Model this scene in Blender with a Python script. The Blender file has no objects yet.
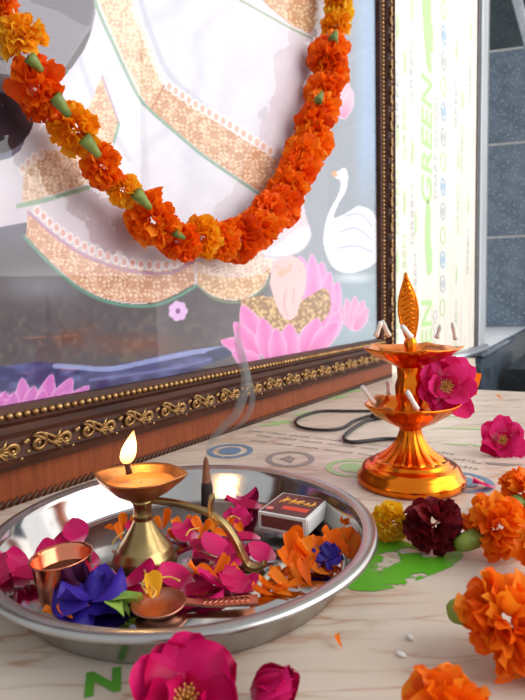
import bpy, math, random
import numpy as np
from mathutils import Vector, Matrix, Quaternion
PI = math.pi
rnd = random.Random(7)
sc = bpy.context.scene
COL = sc.collection

# ------------------------------------------------------------------ camera
F_PX, PITCH, ROLL = 540.0, math.radians(5.18), math.radians(1.45)
CAM = np.array([0.0, 0.0, 0.174])
_c, _s = math.cos(ROLL), math.sin(ROLL)
RT = np.array([1.0, 0, 0]); UP = np.array([0, math.sin(PITCH), math.cos(PITCH)]); FW = np.array([0, math.cos(PITCH), -math.sin(PITCH)])
CR = _c * RT - _s * UP; CU = _s * RT + _c * UP
cam = bpy.data.cameras.new('camera'); cam_o = bpy.data.objects.new('camera', cam); COL.objects.link(cam_o)
cam.sensor_fit = 'VERTICAL'; cam.sensor_height = 36.0; cam.sensor_width = 27.0; cam.lens = F_PX / 700 * 36.0
cam.clip_start = 0.01
M = Matrix.Identity(4)
for i in range(3):
    M[i][0] = CR[i]; M[i][1] = CU[i]; M[i][2] = -FW[i]; M[i][3] = CAM[i]
cam_o.matrix_world = M
cam.dof.use_dof = True; cam.dof.focus_distance = 0.44; cam.dof.aperture_fstop = 14.0
sc.camera = cam_o

# ------------------------------------------------------------------ world, daylight, exposure
sc.view_settings.view_transform = 'Standard'; sc.view_settings.look = 'None'
sc.view_settings.gamma = 1.0; sc.view_settings.exposure = 0.14; sc.view_settings.use_curve_mapping = False
w = bpy.data.worlds.new('world'); sc.world = w; w.use_nodes = True
bg = w.node_tree.nodes['Background']; bg.inputs[0].default_value = (0.93, 0.96, 1.0, 1); bg.inputs[1].default_value = 0.62

def area(name, loc, target, sx, sy, power, color=(1, 1, 1)):
    l = bpy.data.lights.new(name, 'AREA'); l.shape = 'RECTANGLE'; l.size = sx; l.size_y = sy; l.energy = power; l.color = color
    o = bpy.data.objects.new(name, l); COL.objects.link(o); o.location = loc
    o.rotation_euler = (Vector(target) - Vector(loc)).to_track_quat('-Z', 'Y').to_euler()
    return o
area('window_daylight', (1.75, -0.40, 1.25), (0.0, -0.30, 0.95), 2.6, 1.9, 54, (1.0, 0.985, 0.96))
area('doorway_daylight', (1.95, 1.82, 0.75), (0.9, 1.55, 0.65), 1.75, 2.4, 18, (1.0, 0.985, 0.97))

# ------------------------------------------------------------------ projection helpers
def ray(u, v):
    x = (u - 262.5) / F_PX; y = (350 - v) / F_PX
    return FW + x * CR + y * CU
def at(u, v, z=0.0):                      # point on the ray through a photo pixel at height z
    d = ray(u, v); return CAM + d * ((z - CAM[2]) / d[2])
def atd(u, v, dist):                      # point on the ray at a depth
    d = ray(u, v); return CAM + d * dist
def zat(x, y, v):                         # height above (x, y) that shows on row v
    lo, hi = -1.0, 3.0
    for _ in range(50):
        m = (lo + hi) / 2
        p = np.array([x, y, m]) - CAM
        row = 350 - F_PX * (p @ CU) / (p @ FW)
        if row > v: lo = m
        else: hi = m
    return (lo + hi) / 2
FA = np.array([-0.232, 0.457, 0.0])
FE = np.array([0.57399727, 0.81885721, 0.0]); FN = np.array([0.81885721, -0.57399727, 0.0])
def fpt(s, z, off=0.0): return FA + FE * s + FN * off + np.array([0, 0, z])
def onframe(u, v, off=0.0):
    d = ray(u, v); p0 = FA + FN * off
    return CAM + d * (np.dot(p0 - CAM, FN) / np.dot(d, FN))
def fsz(u, v, off=0.0):
    p = onframe(u, v, off); return float(np.dot(p - FA, FE)), float(p[2])
FROT = Matrix(((FE[0], 0, FN[0], 0), (FE[1], 0, FN[1], 0), (0, 1, 0, 0), (0, 0, 0, 1)))   # local x=s, y=up, z=towards viewer
def fmat(s=0, z=0, off=0): return Matrix.Translation(Vector(fpt(s, z, off))) @ FROT

# ------------------------------------------------------------------ material helpers
def lin(c):
    return tuple(((x / 255.0) / 12.92 if x / 255.0 <= 0.04045 else ((x / 255.0 + 0.055) / 1.055) ** 2.4) for x in c[:3]) + (1.0,)
def newmat(name):
    m = bpy.data.materials.new(name); m.use_nodes = True
    return m, m.node_tree, m.node_tree.nodes['Principled BSDF']
def nd(nt, typ, **kw):
    n = nt.nodes.new(typ)
    for k, v in kw.items():
        if k in n.inputs.keys(): n.inputs[k].default_value = v
        else: setattr(n, k, v)
    return n
def ramp(nt, stops, interp='LINEAR'):
    r = nt.nodes.new('ShaderNodeValToRGB'); r.color_ramp.interpolation = interp
    e = r.color_ramp.elements
    while len(e) < len(stops): e.new(0.5)
    for i, (p, c) in enumerate(stops): e[i].position = p; e[i].color = c
    return r
def pmat(name, c1, c2=None, rough=0.5, metal=0.0, scale=30.0, bump=0.0, bscale=None, stretch=None, coat=0.0, detail=4.0, spec=None):
    """noise-mottled principled material"""
    m, nt, b = newmat(name); L = nt.links.new
    tc = nd(nt, 'ShaderNodeTexCoord'); mp = nd(nt, 'ShaderNodeMapping')
    if stretch: mp.inputs['Scale'].default_value = stretch
    L(tc.outputs['Object'], mp.inputs['Vector'])
    n = nd(nt, 'ShaderNodeTexNoise', Scale=scale, Detail=detail); L(mp.outputs[0], n.inputs['Vector'])
    r = ramp(nt, [(0.32, lin(c1)), (0.68, lin(c2 or c1))]); L(n.outputs['Fac'], r.inputs[0]); L(r.outputs[0], b.inputs['Base Color'])
    b.inputs['Roughness'].default_value = rough; b.inputs['Metallic'].default_value = metal
    b.inputs['Coat Weight'].default_value = coat
    if spec is not None: b.inputs['Specular IOR Level'].default_value = spec
    if bump:
        n2 = nd(nt, 'ShaderNodeTexNoise', Scale=bscale or scale * 3, Detail=3.0); L(mp.outputs[0], n2.inputs['Vector'])
        bp = nd(nt, 'ShaderNodeBump', Strength=bump, Distance=0.001); L(n2.outputs['Fac'], bp.inputs['Height']); L(bp.outputs[0], b.inputs['Normal'])
    return m
def petalmat(name, dark, mid, light, trans=0.38, rough=0.55, base=None, claw=0.48):
    """'var' colour attribute: r = per-petal random, g = along the petal, b = across"""
    m, nt, b = newmat(name); L = nt.links.new
    a = nd(nt, 'ShaderNodeAttribute', attribute_name='var')
    sp = nd(nt, 'ShaderNodeSeparateColor'); L(a.outputs['Color'], sp.inputs[0])
    oi = nd(nt, 'ShaderNodeObjectInfo')
    ad = nd(nt, 'ShaderNodeMath', operation='MULTIPLY_ADD'); L(oi.outputs['Random'], ad.inputs[0]); ad.inputs[1].default_value = 0.3
    L(sp.outputs[0], ad.inputs[2])
    tc = nd(nt, 'ShaderNodeTexCoord'); n = nd(nt, 'ShaderNodeTexNoise', Scale=160.0, Detail=3.0); L(tc.outputs['Object'], n.inputs['Vector'])
    ad2 = nd(nt, 'ShaderNodeMath', operation='MULTIPLY_ADD'); L(n.outputs['Fac'], ad2.inputs[0]); ad2.inputs[1].default_value = 0.35; L(ad.outputs[0], ad2.inputs[2])
    r = ramp(nt, [(0.1, lin(dark)), (0.6, lin(mid)), (1.25 if False else 1.0, lin(light))]); L(ad2.outputs[0], r.inputs[0])
    if base:                              # paler claw at the foot of the petal
        rb = ramp(nt, [(0.05, (1, 1, 1, 1)), (claw, (0, 0, 0, 1))]); L(sp.outputs[1], rb.inputs[0])
        mb = nd(nt, 'ShaderNodeMix', data_type='RGBA'); L(rb.outputs[0], mb.inputs[0]); L(r.outputs[0], mb.inputs[6]); mb.inputs[7].default_value = lin(base)
        r = mb; rout = mb.outputs[2]
    else: rout = r.outputs[0]
    L(rout, b.inputs['Base Color']); b.inputs['Roughness'].default_value = rough
    b.inputs['Specular IOR Level'].default_value = 0.25
    t = nd(nt, 'ShaderNodeBsdfTranslucent'); L(rout, t.inputs['Color'])
    mx = nd(nt, 'ShaderNodeMixShader'); mx.inputs[0].default_value = trans
    L(b.outputs[0], mx.inputs[1]); L(t.outputs[0], mx.inputs[2]); L(mx.outputs[0], nt.nodes['Material Output'].inputs['Surface'])
    return m

# ------------------------------------------------------------------ mesh helpers
class MB:
    def __init__(s): s.v = []; s.f = []; s.c = []
    def add(s, vs, fs, col=None):
        o = len(s.v); s.v += [tuple(map(float, p)) for p in vs]; s.f += [tuple(i + o for i in f) for f in fs]
        if col is not None: s.c += list(col)
        return s
    def box(s, lo, hi, M_=None):
        x0, y0, z0 = lo; x1, y1, z1 = hi
        vs = [(x0,y0,z0),(x1,y0,z0),(x1,y1,z0),(x0,y1,z0),(x0,y0,z1),(x1,y0,z1),(x1,y1,z1),(x0,y1,z1)]
        if M_: vs = [M_ @ Vector(p) for p in vs]
        return s.add(vs, [(0,3,2,1),(4,5,6,7),(0,1,5,4),(1,2,6,5),(2,3,7,6),(3,0,4,7)])
    def lathe(s, prof, n=48, rfun=None, zfun=None):
        vs = []; fs = []
        for j, (r, z) in enumerate(prof):
            for i in range(n):
                a = 2 * PI * i / n
                rr = r * (rfun(a, j, len(prof)) if rfun else 1); zz = z + (zfun(a, j, r) if zfun else 0)
                vs.append((rr * math.cos(a), rr * math.sin(a), zz))
        for j in range(len(prof) - 1):
            for i in range(n):
                k = (i + 1) % n
                fs.append((j*n+i, j*n+k, (j+1)*n+k, (j+1)*n+i))
        return s.add(vs, fs)
    def tube(s, pts, rad, n=8, cap=True):
        pts = [np.array(p, float) for p in pts]; vs = []; fs = []
        m = len(pts); prev = None
        for i, p in enumerate(pts):
            t = pts[min(i+1, m-1)] - pts[max(i-1, 0)]; t /= (np.linalg.norm(t) + 1e-12)
            if prev is None:
                a = np.array([0, 0, 1.0]) if abs(t[2]) < 0.9 else np.array([1.0, 0, 0])
            else: a = prev
            a = a - t * np.dot(a, t); a /= np.linalg.norm(a); prev = a
            b = np.cross(t, a); r = rad[i] if hasattr(rad, '__len__') else rad
            for k in range(n):
                q = 2 * PI * k / n; vs.append(p + r * (math.cos(q) * a + math.sin(q) * b))
        for i in range(m - 1):
            for k in range(n):
                l = (k + 1) % n; fs.append((i*n+k, i*n+l, (i+1)*n+l, (i+1)*n+k))
        if cap: fs.append(tuple(range(n))[::-1]); fs.append(tuple((m-1)*n + k for k in range(n)))
        return s.add(vs, fs)
    def sweep(s, pts, prof, up=(0, 0, 1)):
        """rectangular-ish profile list of (a, b): a along side vector, b along up"""
        pts = [np.array(p, float) for p in pts]; vs = []; fs = []; m = len(pts); n = len(prof[0]) if isinstance(prof[0][0], (tuple, list)) else len(prof)
        for i, p in enumerate(pts):
            t = pts[min(i+1, m-1)] - pts[max(i-1, 0)]; t /= np.linalg.norm(t)
            u = np.array(up, float); sd = np.cross(t, u); sd /= np.linalg.norm(sd); u2 = np.cross(sd, t)
            pr = prof[i] if isinstance(prof[0][0], (tuple, list)) else prof
            for a, b in pr: vs.append(p + a * sd + b * u2)
        for i in range(m - 1):
            for k in range(n):
                l = (k + 1) % n; fs.append((i*n+k, i*n+l, (i+1)*n+l, (i+1)*n+k))
        fs.append(tuple(range(n))[::-1]); fs.append(tuple((m-1)*n + k for k in range(n)))
        return s.add(vs, fs)
    def sphere(s, c, r, nu=10, nv=6, sc_=(1, 1, 1)):
        vs = [(c[0], c[1], c[2] + r * sc_[2])]; fs = []
        for j in range(1, nv):
            th = PI * j / nv
            for i in range(nu):
                a = 2 * PI * i / nu
                vs.append((c[0] + r*sc_[0]*math.sin(th)*math.cos(a), c[1] + r*sc_[1]*math.sin(th)*math.sin(a), c[2] + r*sc_[2]*math.cos(th)))
        vs.append((c[0], c[1], c[2] - r * sc_[2])); e = len(vs) - 1
        for i in range(nu):
            k = (i + 1) % nu; fs.append((0, 1+i, 1+k)); fs.append((e, 1+(nv-2)*nu+k, 1+(nv-2)*nu+i))
        for j in range(nv - 2):
            for i in range(nu):
                k = (i + 1) % nu; fs.append((1+j*nu+i, 1+(j+1)*nu+i, 1+(j+1)*nu+k, 1+j*nu+k))
        return s.add(vs, fs)
    def mesh(s, name, mat=None, smooth=True):
        me = bpy.data.meshes.new(name); me.from_pydata(s.v, [], s.f); me.update()
        if smooth: me.polygons.foreach_set('use_smooth', [True] * len(me.polygons))
        if s.c:
            at_ = me.color_attributes.new('var', 'FLOAT_COLOR', 'POINT')
            at_.data.foreach_set('color', np.array(s.c, dtype=np.float32).ravel())
        if mat: me.materials.append(mat)
        return me
def obj(name, me, parent=None, M_=None):
    o = bpy.data.objects.new(name, me); COL.objects.link(o)
    if parent: o.parent = parent
    if M_ is not None: o.matrix_local = M_
    return o
def tag(o, label=None, cat=None, group=None, kind=None):
    if label: o['label'] = label
    if cat: o['category'] = cat
    if group: o['group'] = group
    if kind: o['kind'] = kind
    return o
def thing(name, label, cat, loc=(0, 0, 0), M_=None, group=None):
    o = bpy.data.objects.new(name, None); COL.objects.link(o); o.empty_display_size = 0.02
    if M_ is not None: o.matrix_world = M_
    else: o.location = loc
    return tag(o, label, cat, group)
def bev(o, w_=0.001, seg=2):
    m = o.modifiers.new('bevel', 'BEVEL'); m.width = w_; m.segments = seg; m.limit_method = 'ANGLE'; return o
def dirmat(loc, d, roll=0.0, scale=1.0):
    q = Vector(d).to_track_quat('Z', 'Y') @ Quaternion((0, 0, 1), roll)
    return Matrix.Translation(Vector(loc)) @ q.to_matrix().to_4x4() @ Matrix.Diagonal((scale, scale, scale, 1) if not hasattr(scale, '__len__') else (*scale, 1))
def spline(pts, n=8):
    pts = [np.array(p, float) for p in pts]; out = []
    P_ = [2*pts[0]-pts[1]] + pts + [2*pts[-1]-pts[-2]]
    for i in range(1, len(P_) - 2):
        p0, p1, p2, p3 = P_[i-1:i+3]
        for k in range(n):
            t = k / n
            out.append(0.5*((2*p1)+(-p0+p2)*t+(2*p0-5*p1+4*p2-p3)*t*t+(-p0+3*p1-3*p2+p3)*t**3))
    out.append(pts[-1]); return out

# ------------------------------------------------------------------ materials
def marble():
    m, nt, b = newmat('film_covered_table'); L = nt.links.new
    tc = nd(nt, 'ShaderNodeTexCoord'); mp = nd(nt, 'ShaderNodeMapping'); mp.inputs['Rotation'].default_value = (0, 0, math.radians(-8)); mp.inputs['Scale'].default_value = (0.75, 3.6, 1.0)
    L(tc.outputs['Object'], mp.inputs['Vector'])
    n0 = nd(nt, 'ShaderNodeTexNoise', Scale=7.0, Detail=5.0); L(mp.outputs[0], n0.inputs['Vector'])
    mixv = nd(nt, 'ShaderNodeVectorMath', operation='MULTIPLY_ADD'); L(n0.outputs['Color'], mixv.inputs[0]); mixv.inputs[1].default_value = (0.16, 0.16, 0); L(mp.outputs[0], mixv.inputs[2])
    v = nd(nt, 'ShaderNodeTexVoronoi', feature='DISTANCE_TO_EDGE', Scale=17.0); L(mixv.outputs[0], v.inputs['Vector'])
    r = ramp(nt, [(0.0, (1, 1, 1, 1)), (0.045, (0.25, 0.25, 0.25, 1)), (0.16, (0, 0, 0, 1))]); L(v.outputs['Distance'], r.inputs[0])
    n1 = nd(nt, 'ShaderNodeTexNoise', Scale=9.0, Detail=3.0); L(mp.outputs[0], n1.inputs['Vector'])
    basec = ramp(nt, [(0.3, lin((203, 186, 168))), (0.7, lin((221, 209, 194)))]); L(n1.outputs['Fac'], basec.inputs[0])
    n2 = nd(nt, 'ShaderNodeTexNoise', Scale=14.0, Detail=2.0); L(mp.outputs[0], n2.inputs['Vector'])
    r2 = ramp(nt, [(0.38, (0, 0, 0, 1)), (0.64, (0.8, 0.8, 0.8, 1))]); L(n2.outputs['Fac'], r2.inputs[0])
    mu = nd(nt, 'ShaderNodeMath', operation='MULTIPLY'); L(r.outputs[0], mu.inputs[0]); L(r2.outputs[0], mu.inputs[1])
    mx = nd(nt, 'ShaderNodeMix', data_type='RGBA'); L(mu.outputs[0], mx.inputs[0]); L(basec.outputs[0], mx.inputs[6]); mx.inputs[7].default_value = lin((172, 124, 90))
    L(mx.outputs[2], b.inputs['Base Color']); b.inputs['Roughness'].default_value = 0.34; b.inputs['Specular IOR Level'].default_value = 0.4
    n3 = nd(nt, 'ShaderNodeTexNoise', Scale=45.0, Detail=2.0); L(mp.outputs[0], n3.inputs['Vector'])
    bp = nd(nt, 'ShaderNodeBump', Strength=0.12, Distance=0.002); L(n3.outputs['Fac'], bp.inputs['Height']); L(bp.outputs[0], b.inputs['Normal'])
    return m
M_TABLE = marble()
def filmwall():
    m, nt, b = newmat('film_wrapped_board'); L = nt.links.new
    tc = nd(nt, 'ShaderNodeTexCoord'); mp = nd(nt, 'ShaderNodeMapping'); mp.inputs['Scale'].default_value = (9.0, 1.4, 1.0); L(tc.outputs['Object'], mp.inputs['Vector'])
    n = nd(nt, 'ShaderNodeTexNoise', Scale=4.0, Detail=5.0); L(mp.outputs[0], n.inputs['Vector'])
    r = ramp(nt, [(0.3, lin((226, 214, 197))), (0.6, lin((238, 230, 217))), (0.75, lin((242, 236, 226)))]); L(n.outputs['Fac'], r.inputs[0]); L(r.outputs[0], b.inputs['Base Color'])
    b.inputs['Roughness'].default_value = 0.4
    return m
M_FILM = filmwall()
def granite(name, c1, c2, fleck, rough):
    m, nt, b = newmat(name); L = nt.links.new
    tc = nd(nt, 'ShaderNodeTexCoord')
    n = nd(nt, 'ShaderNodeTexNoise', Scale=9.0, Detail=6.0); L(tc.outputs['Object'], n.inputs['Vector'])
    r = ramp(nt, [(0.35, lin(c1)), (0.65, lin(c2))]); L(n.outputs['Fac'], r.inputs[0])
    v = nd(nt, 'ShaderNodeTexNoise', Scale=75.0, Detail=2.0); L(tc.outputs['Object'], v.inputs['Vector'])
    r2 = ramp(nt, [(0.58, (0, 0, 0, 1)), (0.72, (1, 1, 1, 1))]); L(v.outputs['Fac'], r2.inputs[0])
    mx = nd(nt, 'ShaderNodeMix', data_type='RGBA'); L(r2.outputs[0], mx.inputs[0]); L(r.outputs[0], mx.inputs[6]); mx.inputs[7].default_value = lin(fleck)
    L(mx.outputs[2], b.inputs['Base Color']); b.inputs['Roughness'].default_value = rough
    return m
M_TILE = granite('blue_grey_granite', (92, 108, 124), (120, 136, 152), (188, 198, 208), 0.3)
M_TILE_D = granite('dark_green_granite', (42, 56, 60), (60, 74, 78), (86, 100, 104), 0.3)
M_GRAN = granite('polished_granite', (60, 70, 82), (84, 96, 110), (130, 140, 150), 0.12)
M_BLACK = granite('black_granite', (16, 19, 23), (30, 34, 40), (55, 60, 66), 0.15)
M_GROUT = pmat('grout', (190, 188, 184), (214, 212, 206), 0.8)
M_FLOOR = pmat('floor_stone', (60, 60, 62), (80, 80, 82), 0.4, scale=6)
M_ALU = pmat('brushed_aluminium', (176, 180, 184), (200, 204, 208), 0.35, 0.9, scale=60, stretch=(1, 0.05, 1))
M_DARKMETAL = pmat('dark_edge_strip', (62, 58, 58), (84, 80, 80), 0.5, 0.3)
M_WOOD = None
def wood():
    m, nt, b = newmat('red_brown_wood'); L = nt.links.new
    tc = nd(nt, 'ShaderNodeTexCoord'); mp = nd(nt, 'ShaderNodeMapping'); mp.inputs['Scale'].default_value = (60.0, 8.0, 60.0); mp.inputs['Rotation'].default_value = (0, 0, math.radians(-9)); L(tc.outputs['Object'], mp.inputs['Vector'])
    n = nd(nt, 'ShaderNodeTexNoise', Scale=3.0, Detail=6.0, Distortion=0.6); L(mp.outputs[0], n.inputs['Vector'])
    r = ramp(nt, [(0.25, lin((118, 56, 29))), (0.5, lin((130, 64, 34))), (0.75, lin((144, 74, 42)))]); L(n.outputs['Fac'], r.inputs[0]); L(r.outputs[0], b.inputs['Base Color'])
    b.inputs['Roughness'].default_value = 0.5; b.inputs['Specular IOR Level'].default_value = 0.25
    return m
M_WOOD = wood()
M_DWOOD = pmat('dark_brown_lacquer', (52, 28, 20), (80, 44, 30), 0.5, scale=14, stretch=(1, 8, 1), spec=0.22)
M_GOLD = pmat('antique_gold', (140, 102, 60), (196, 158, 104), 0.36, 0.85, scale=90)
M_BRASS = pmat('aged_brass', (138, 116, 74), (178, 154, 106), 0.30, 1.0, scale=40, bump=0.12, bscale=220)
M_BRASS_D = pmat('dull_brass_bowl', (150, 92, 50), (196, 136, 78), 0.38, 0.9, scale=45, bump=0.2, bscale=160)
M_COPPER = pmat('polished_copper', (218, 122, 88), (240, 156, 122), 0.18, 1.0, scale=25, bump=0.05)
M_COPPER_D = pmat('worn_copper', (204, 124, 98), (232, 166, 140), 0.32, 1.0, scale=50, bump=0.15)
M_LAMP = pmat('orange_gold_plating', (222, 104, 18), (248, 142, 36), 0.2, 1.0, scale=18, bump=0.04, bscale=90)
M_STEEL = pmat('stainless_steel', (180, 177, 175), (194, 191, 188), 0.11, 1.0, scale=30)
M_COTTON = pmat('cotton_wick', (226, 222, 214), (248, 246, 240), 0.9, bump=0.3, bscale=600)
M_BLACKP = pmat('black_rubber', (20, 18, 18), (36, 32, 32), 0.45)
M_CALYX = pmat('green_calyx', (86, 108, 34), (132, 150, 58), 0.55, scale=60, bump=0.2)
M_CALYX_D = pmat('fresh_green_stem', (78, 100, 36), (124, 142, 66), 0.5, scale=60)
M_STRING = pmat('thread', (226, 220, 206), (240, 236, 226), 0.9)
M_STAMEN = pmat('yellow_stamens', (226, 170, 60), (246, 214, 120), 0.7)
M_ORANGE = petalmat('marigold_orange', (222, 72, 2), (255, 120, 8), (255, 150, 30))
M_ORANGE_D = petalmat('marigold_deep_orange', (206, 54, 2), (248, 96, 8), (255, 126, 18))
M_YELLOW = petalmat('marigold_yellow_orange', (240, 128, 2), (255, 170, 14), (255, 196, 46))
M_LEMON = petalmat('marigold_lemon', (244, 180, 6), (255, 206, 24), (255, 226, 84))
M_MAROON = petalmat('marigold_maroon', (54, 6, 12), (98, 12, 22), (132, 24, 36))
M_PINK = petalmat('rose_magenta', (150, 0, 52), (212, 12, 96), (240, 62, 144), 0.28, 0.45, (250, 196, 200))
M_PINK_D = petalmat('deep_magenta_petal', (128, 0, 44), (190, 3, 78), (218, 26, 110), 0.18, 0.45, (240, 160, 184), 0.30)
M_BLUE = petalmat('pea_blue', (18, 8, 76), (38, 18, 122), (62, 36, 152), 0.12, 0.5)
M_FLAME = None
def flame():
    m, nt, b = newmat('flame'); L = nt.links.new
    a = nd(nt, 'ShaderNodeAttribute', attribute_name='var'); r = ramp(nt, [(0.0, (1.0, 0.28, 0.05, 1)), (0.25, (1.0, 0.62, 0.22, 1)), (0.6, (1.0, 0.74, 0.36, 1)), (1.0, (1.0, 0.42, 0.09, 1))])
    sp = nd(nt, 'ShaderNodeSeparateColor'); L(a.outputs['Color'], sp.inputs[0]); L(sp.outputs[0], r.inputs[0])
    e = nd(nt, 'ShaderNodeEmission', Strength=3.2); L(r.outputs[0], e.inputs[0]); L(e.outputs[0], nt.nodes['Material Output'].inputs['Surface'])
    return m
M_FLAME = flame()
def oil():
    m, nt, b = newmat('oil'); b.inputs['Base Color'].default_value = lin((236, 150, 70)); b.inputs['Roughness'].default_value = 0.06
    b.inputs['Coat Weight'].default_value = 0.5
    return m
M_OIL = oil()

# ------------------------------------------------------------------ structure: table, board, tiles, ledge
FLOOR_Z = -0.75
fl = MB(); fl.box((-3, -2.5, FLOOR_Z - 0.05), (4, 5, FLOOR_Z)); tag(obj('floor', fl.mesh('floor', M_FLOOR, False)), 'dark stone floor far below the table', kind='structure')
WOFF = -0.012                            # board plane, just behind the front of the picture frame
S0, S1 = 0.40, 1.685
P1 = fpt(S1, 0, WOFF)
# table top polygon (z = 0)
e1 = at(477, 389.7); e2 = at(525, 392); dte = (e2 - e1) / np.linalg.norm(e2 - e1)
tab = thing('altar_table', 'marble-patterned table top wrapped in printed protective film', 'table', (0, 0, 0))
poly = [(-0.70, -0.25), (0.75, -0.25), tuple((e1 + dte * 0.30)[:2]), tuple(e1[:2]), tuple((at(475, 358))[:2]), tuple(fpt(1.30, 0, WOFF)[:2]), tuple(fpt(-0.60, 0, WOFF)[:2])]
tb = MB(); n = len(poly)
tb.add([(x, y, 0) for x, y in poly] + [(x, y, -0.035) for x, y in poly], [tuple(range(n)), tuple(range(2*n-1, n-1, -1))] + [(i, i+n, (i+1) % n + n, (i+1) % n) for i in range(n)])
obj('board', tb.mesh('table_board', M_TABLE, False), tab)
lg = MB(); lg.box((0, 0, 0), (0.06, 0.06, -FLOOR_Z - 0.035)); lgm = lg.mesh('table_leg', M_DWOOD, False)
for (x, y) in ((-0.6, 0.0), (0.6, 0.0), (0.28, 0.9), (-0.3, 0.6)):
    obj('leg', lgm, tab, Matrix.Translation((x, y, FLOOR_Z)))

wb = MB(); wb.box((S0, 0, -0.018), (S1, 1.9, 0.0))
wall = tag(obj('wall_back', wb.mesh('wall_back', M_FILM, False), None, fmat(0, 0, WOFF)), 'cream film-wrapped board with green printed lettering', kind='structure')
tr = MB(); tr.box((S1, -0.03, -0.02), (S1 + 0.03, 1.9, 0.004)); o = tag(obj('trim_1', tr.mesh('trim', M_DARKMETAL, False), None, fmat(0, 0, WOFF)), 'dark edge strip down the side of the board', kind='structure')
tr = MB(); tr.box((S1 + 0.03, -0.03, -0.02), (S1 + 0.115, 1.9, 0.010)); o = tag(bev(obj('trim_2', tr.mesh('trim', M_ALU, False), None, fmat(0, 0, WOFF)), 0.004), 'pale aluminium edge strip beside the dark tiles', kind='structure')
tr = MB(); tr.tube([(1.18, -0.012, 0.012), (S1 + 0.115, -0.012, 0.012)], 0.014, 12); o = tag(obj('trim_3', tr.mesh('trim', M_ALU), None, fmat(0, 0, WOFF)), 'grey rounded metal rail along the foot of the board', kind='structure')

# polished ledge beyond the board, its nosing goes on in the board's line
LZ = -0.03
q0 = at(481, 356, LZ); q1 = at(525, 331, LZ); dn = (q1 - q0) / np.linalg.norm(q1 - q0); wl = at(486, 328, LZ); wdir = np.array([math.sin(math.radians(104)), math.cos(math.radians(104)), 0.0])
wnr = np.array([wdir[1], -wdir[0], 0.0])
def towall(p, d): return p + d * (np.dot(wl + wnr * 0.003 - p, wnr) / np.dot(d, wnr))
q2 = towall(q0, dn)
side = np.array([-dn[1], dn[0], 0])
lp = [q0, q2, towall(q0 + side * 0.9, dn), q0 + side * 0.9]
lm = MB(); lm.add([p for p in lp] + [p + np.array([0, 0, FLOOR_Z - LZ]) for p in lp], [(0, 1, 2, 3), (7, 6, 5, 4), (0, 4, 5, 1), (1, 5, 6, 2), (2, 6, 7, 3), (3, 7, 4, 0)])
led = thing('granite_ledge', 'dark polished granite ledge behind the far table edge', 'ledge', (0, 0, 0))
obj('ledge_block', lm.mesh('ledge', M_GRAN, False), led)
tp = MB(); tp.add([p + np.array([0, 0, 0.004]) for p in lp] + [p + np.array([0, 0, 0.0005]) for p in lp], [(0, 1, 2, 3), (7, 6, 5, 4), (0, 4, 5, 1), (1, 5, 6, 2), (2, 6, 7, 3), (3, 7, 4, 0)])
obj('ledge_top', tp.mesh('ledge_top', pmat('pale_ledge_top', (222, 224, 226), (236, 238, 240), 0.65, scale=8), False), led)  # near-white, rougher sheet over the darker ledge block
ns = MB(); ns.tube([q0 + dn * 0.0, q2], 0.013, 12); obj('nosing', ns.mesh('nosing', M_GRAN), led)
# lower black step
c0 = at(507, 369, -0.12); c1 = c0 + dn * 0.75
sd = np.array([0.94, -0.30, 0])
st = MB(); sp_ = [c0, c0 + sd * 1.0, c1 + sd * 1.0, c1]
st.add([p for p in sp_] + [p + np.array([0, 0, FLOOR_Z + 0.12]) for p in sp_], [(0, 1, 2, 3), (7, 6, 5, 4), (0, 4, 5, 1), (1, 5, 6, 2), (2, 6, 7, 3), (3, 7, 4, 0)])
tag(obj('granite_step', st.mesh('step', M_BLACK, False)), 'black granite step with pale glossy top below the ledge', 'step')

# tiled far wall
WR = Matrix(((wdir[0], 0, wdir[1], wl[0]), (wdir[1], 0, -wdir[0], wl[1]), (0, 1, 0, 0), (0, 0, 0, 1)))
gw = MB(); gw.box((-0.8, FLOOR_Z, -0.06), (2.4, 2.8, -0.0015))
tw = tag(obj('wall_right', gw.mesh('wall_right', M_GROUT, False), None, WR), 'far wall clad in dark speckled granite tiles', kind='structure')
def wall_row(v):                          # height on the tiled wall seen on row v at column 486
    return zat(wl[0], wl[1], v)
zs = [wall_row(328), wall_row(237.7), wall_row(145.1), wall_row(51.5)]
zs.append(2 * zs[3] - zs[2]); zs.append(2 * zs[4] - zs[3])
for i in range(len(zs) - 1):
    tm = MB(); tm.box((0, 0, -0.006), (0.79, zs[i+1] - zs[i] - 0.012, 0.0)); me = tm.mesh('tile', M_TILE_D if i >= 3 else M_TILE, False)
    for k in range(4):
        bev(obj('tile', me, tw, Matrix.Translation((-0.8 + 0.8 * k, zs[i] + 0.006, 0.0))), 0.002, 1)
# slanting rail in the top right corner
pA = atd(510, -25, 2.4); pB = atd(534, 62, 2.4)
rl = MB(); rl.tube([pA + (pA - pB) * 0.6, pB + (pB - pA) * 0.9], 0.021, 10); tag(obj('metal_rail', rl.mesh('metal_rail', M_ALU)), 'grey metal rail slanting across the dark tiles', 'rail')

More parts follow.
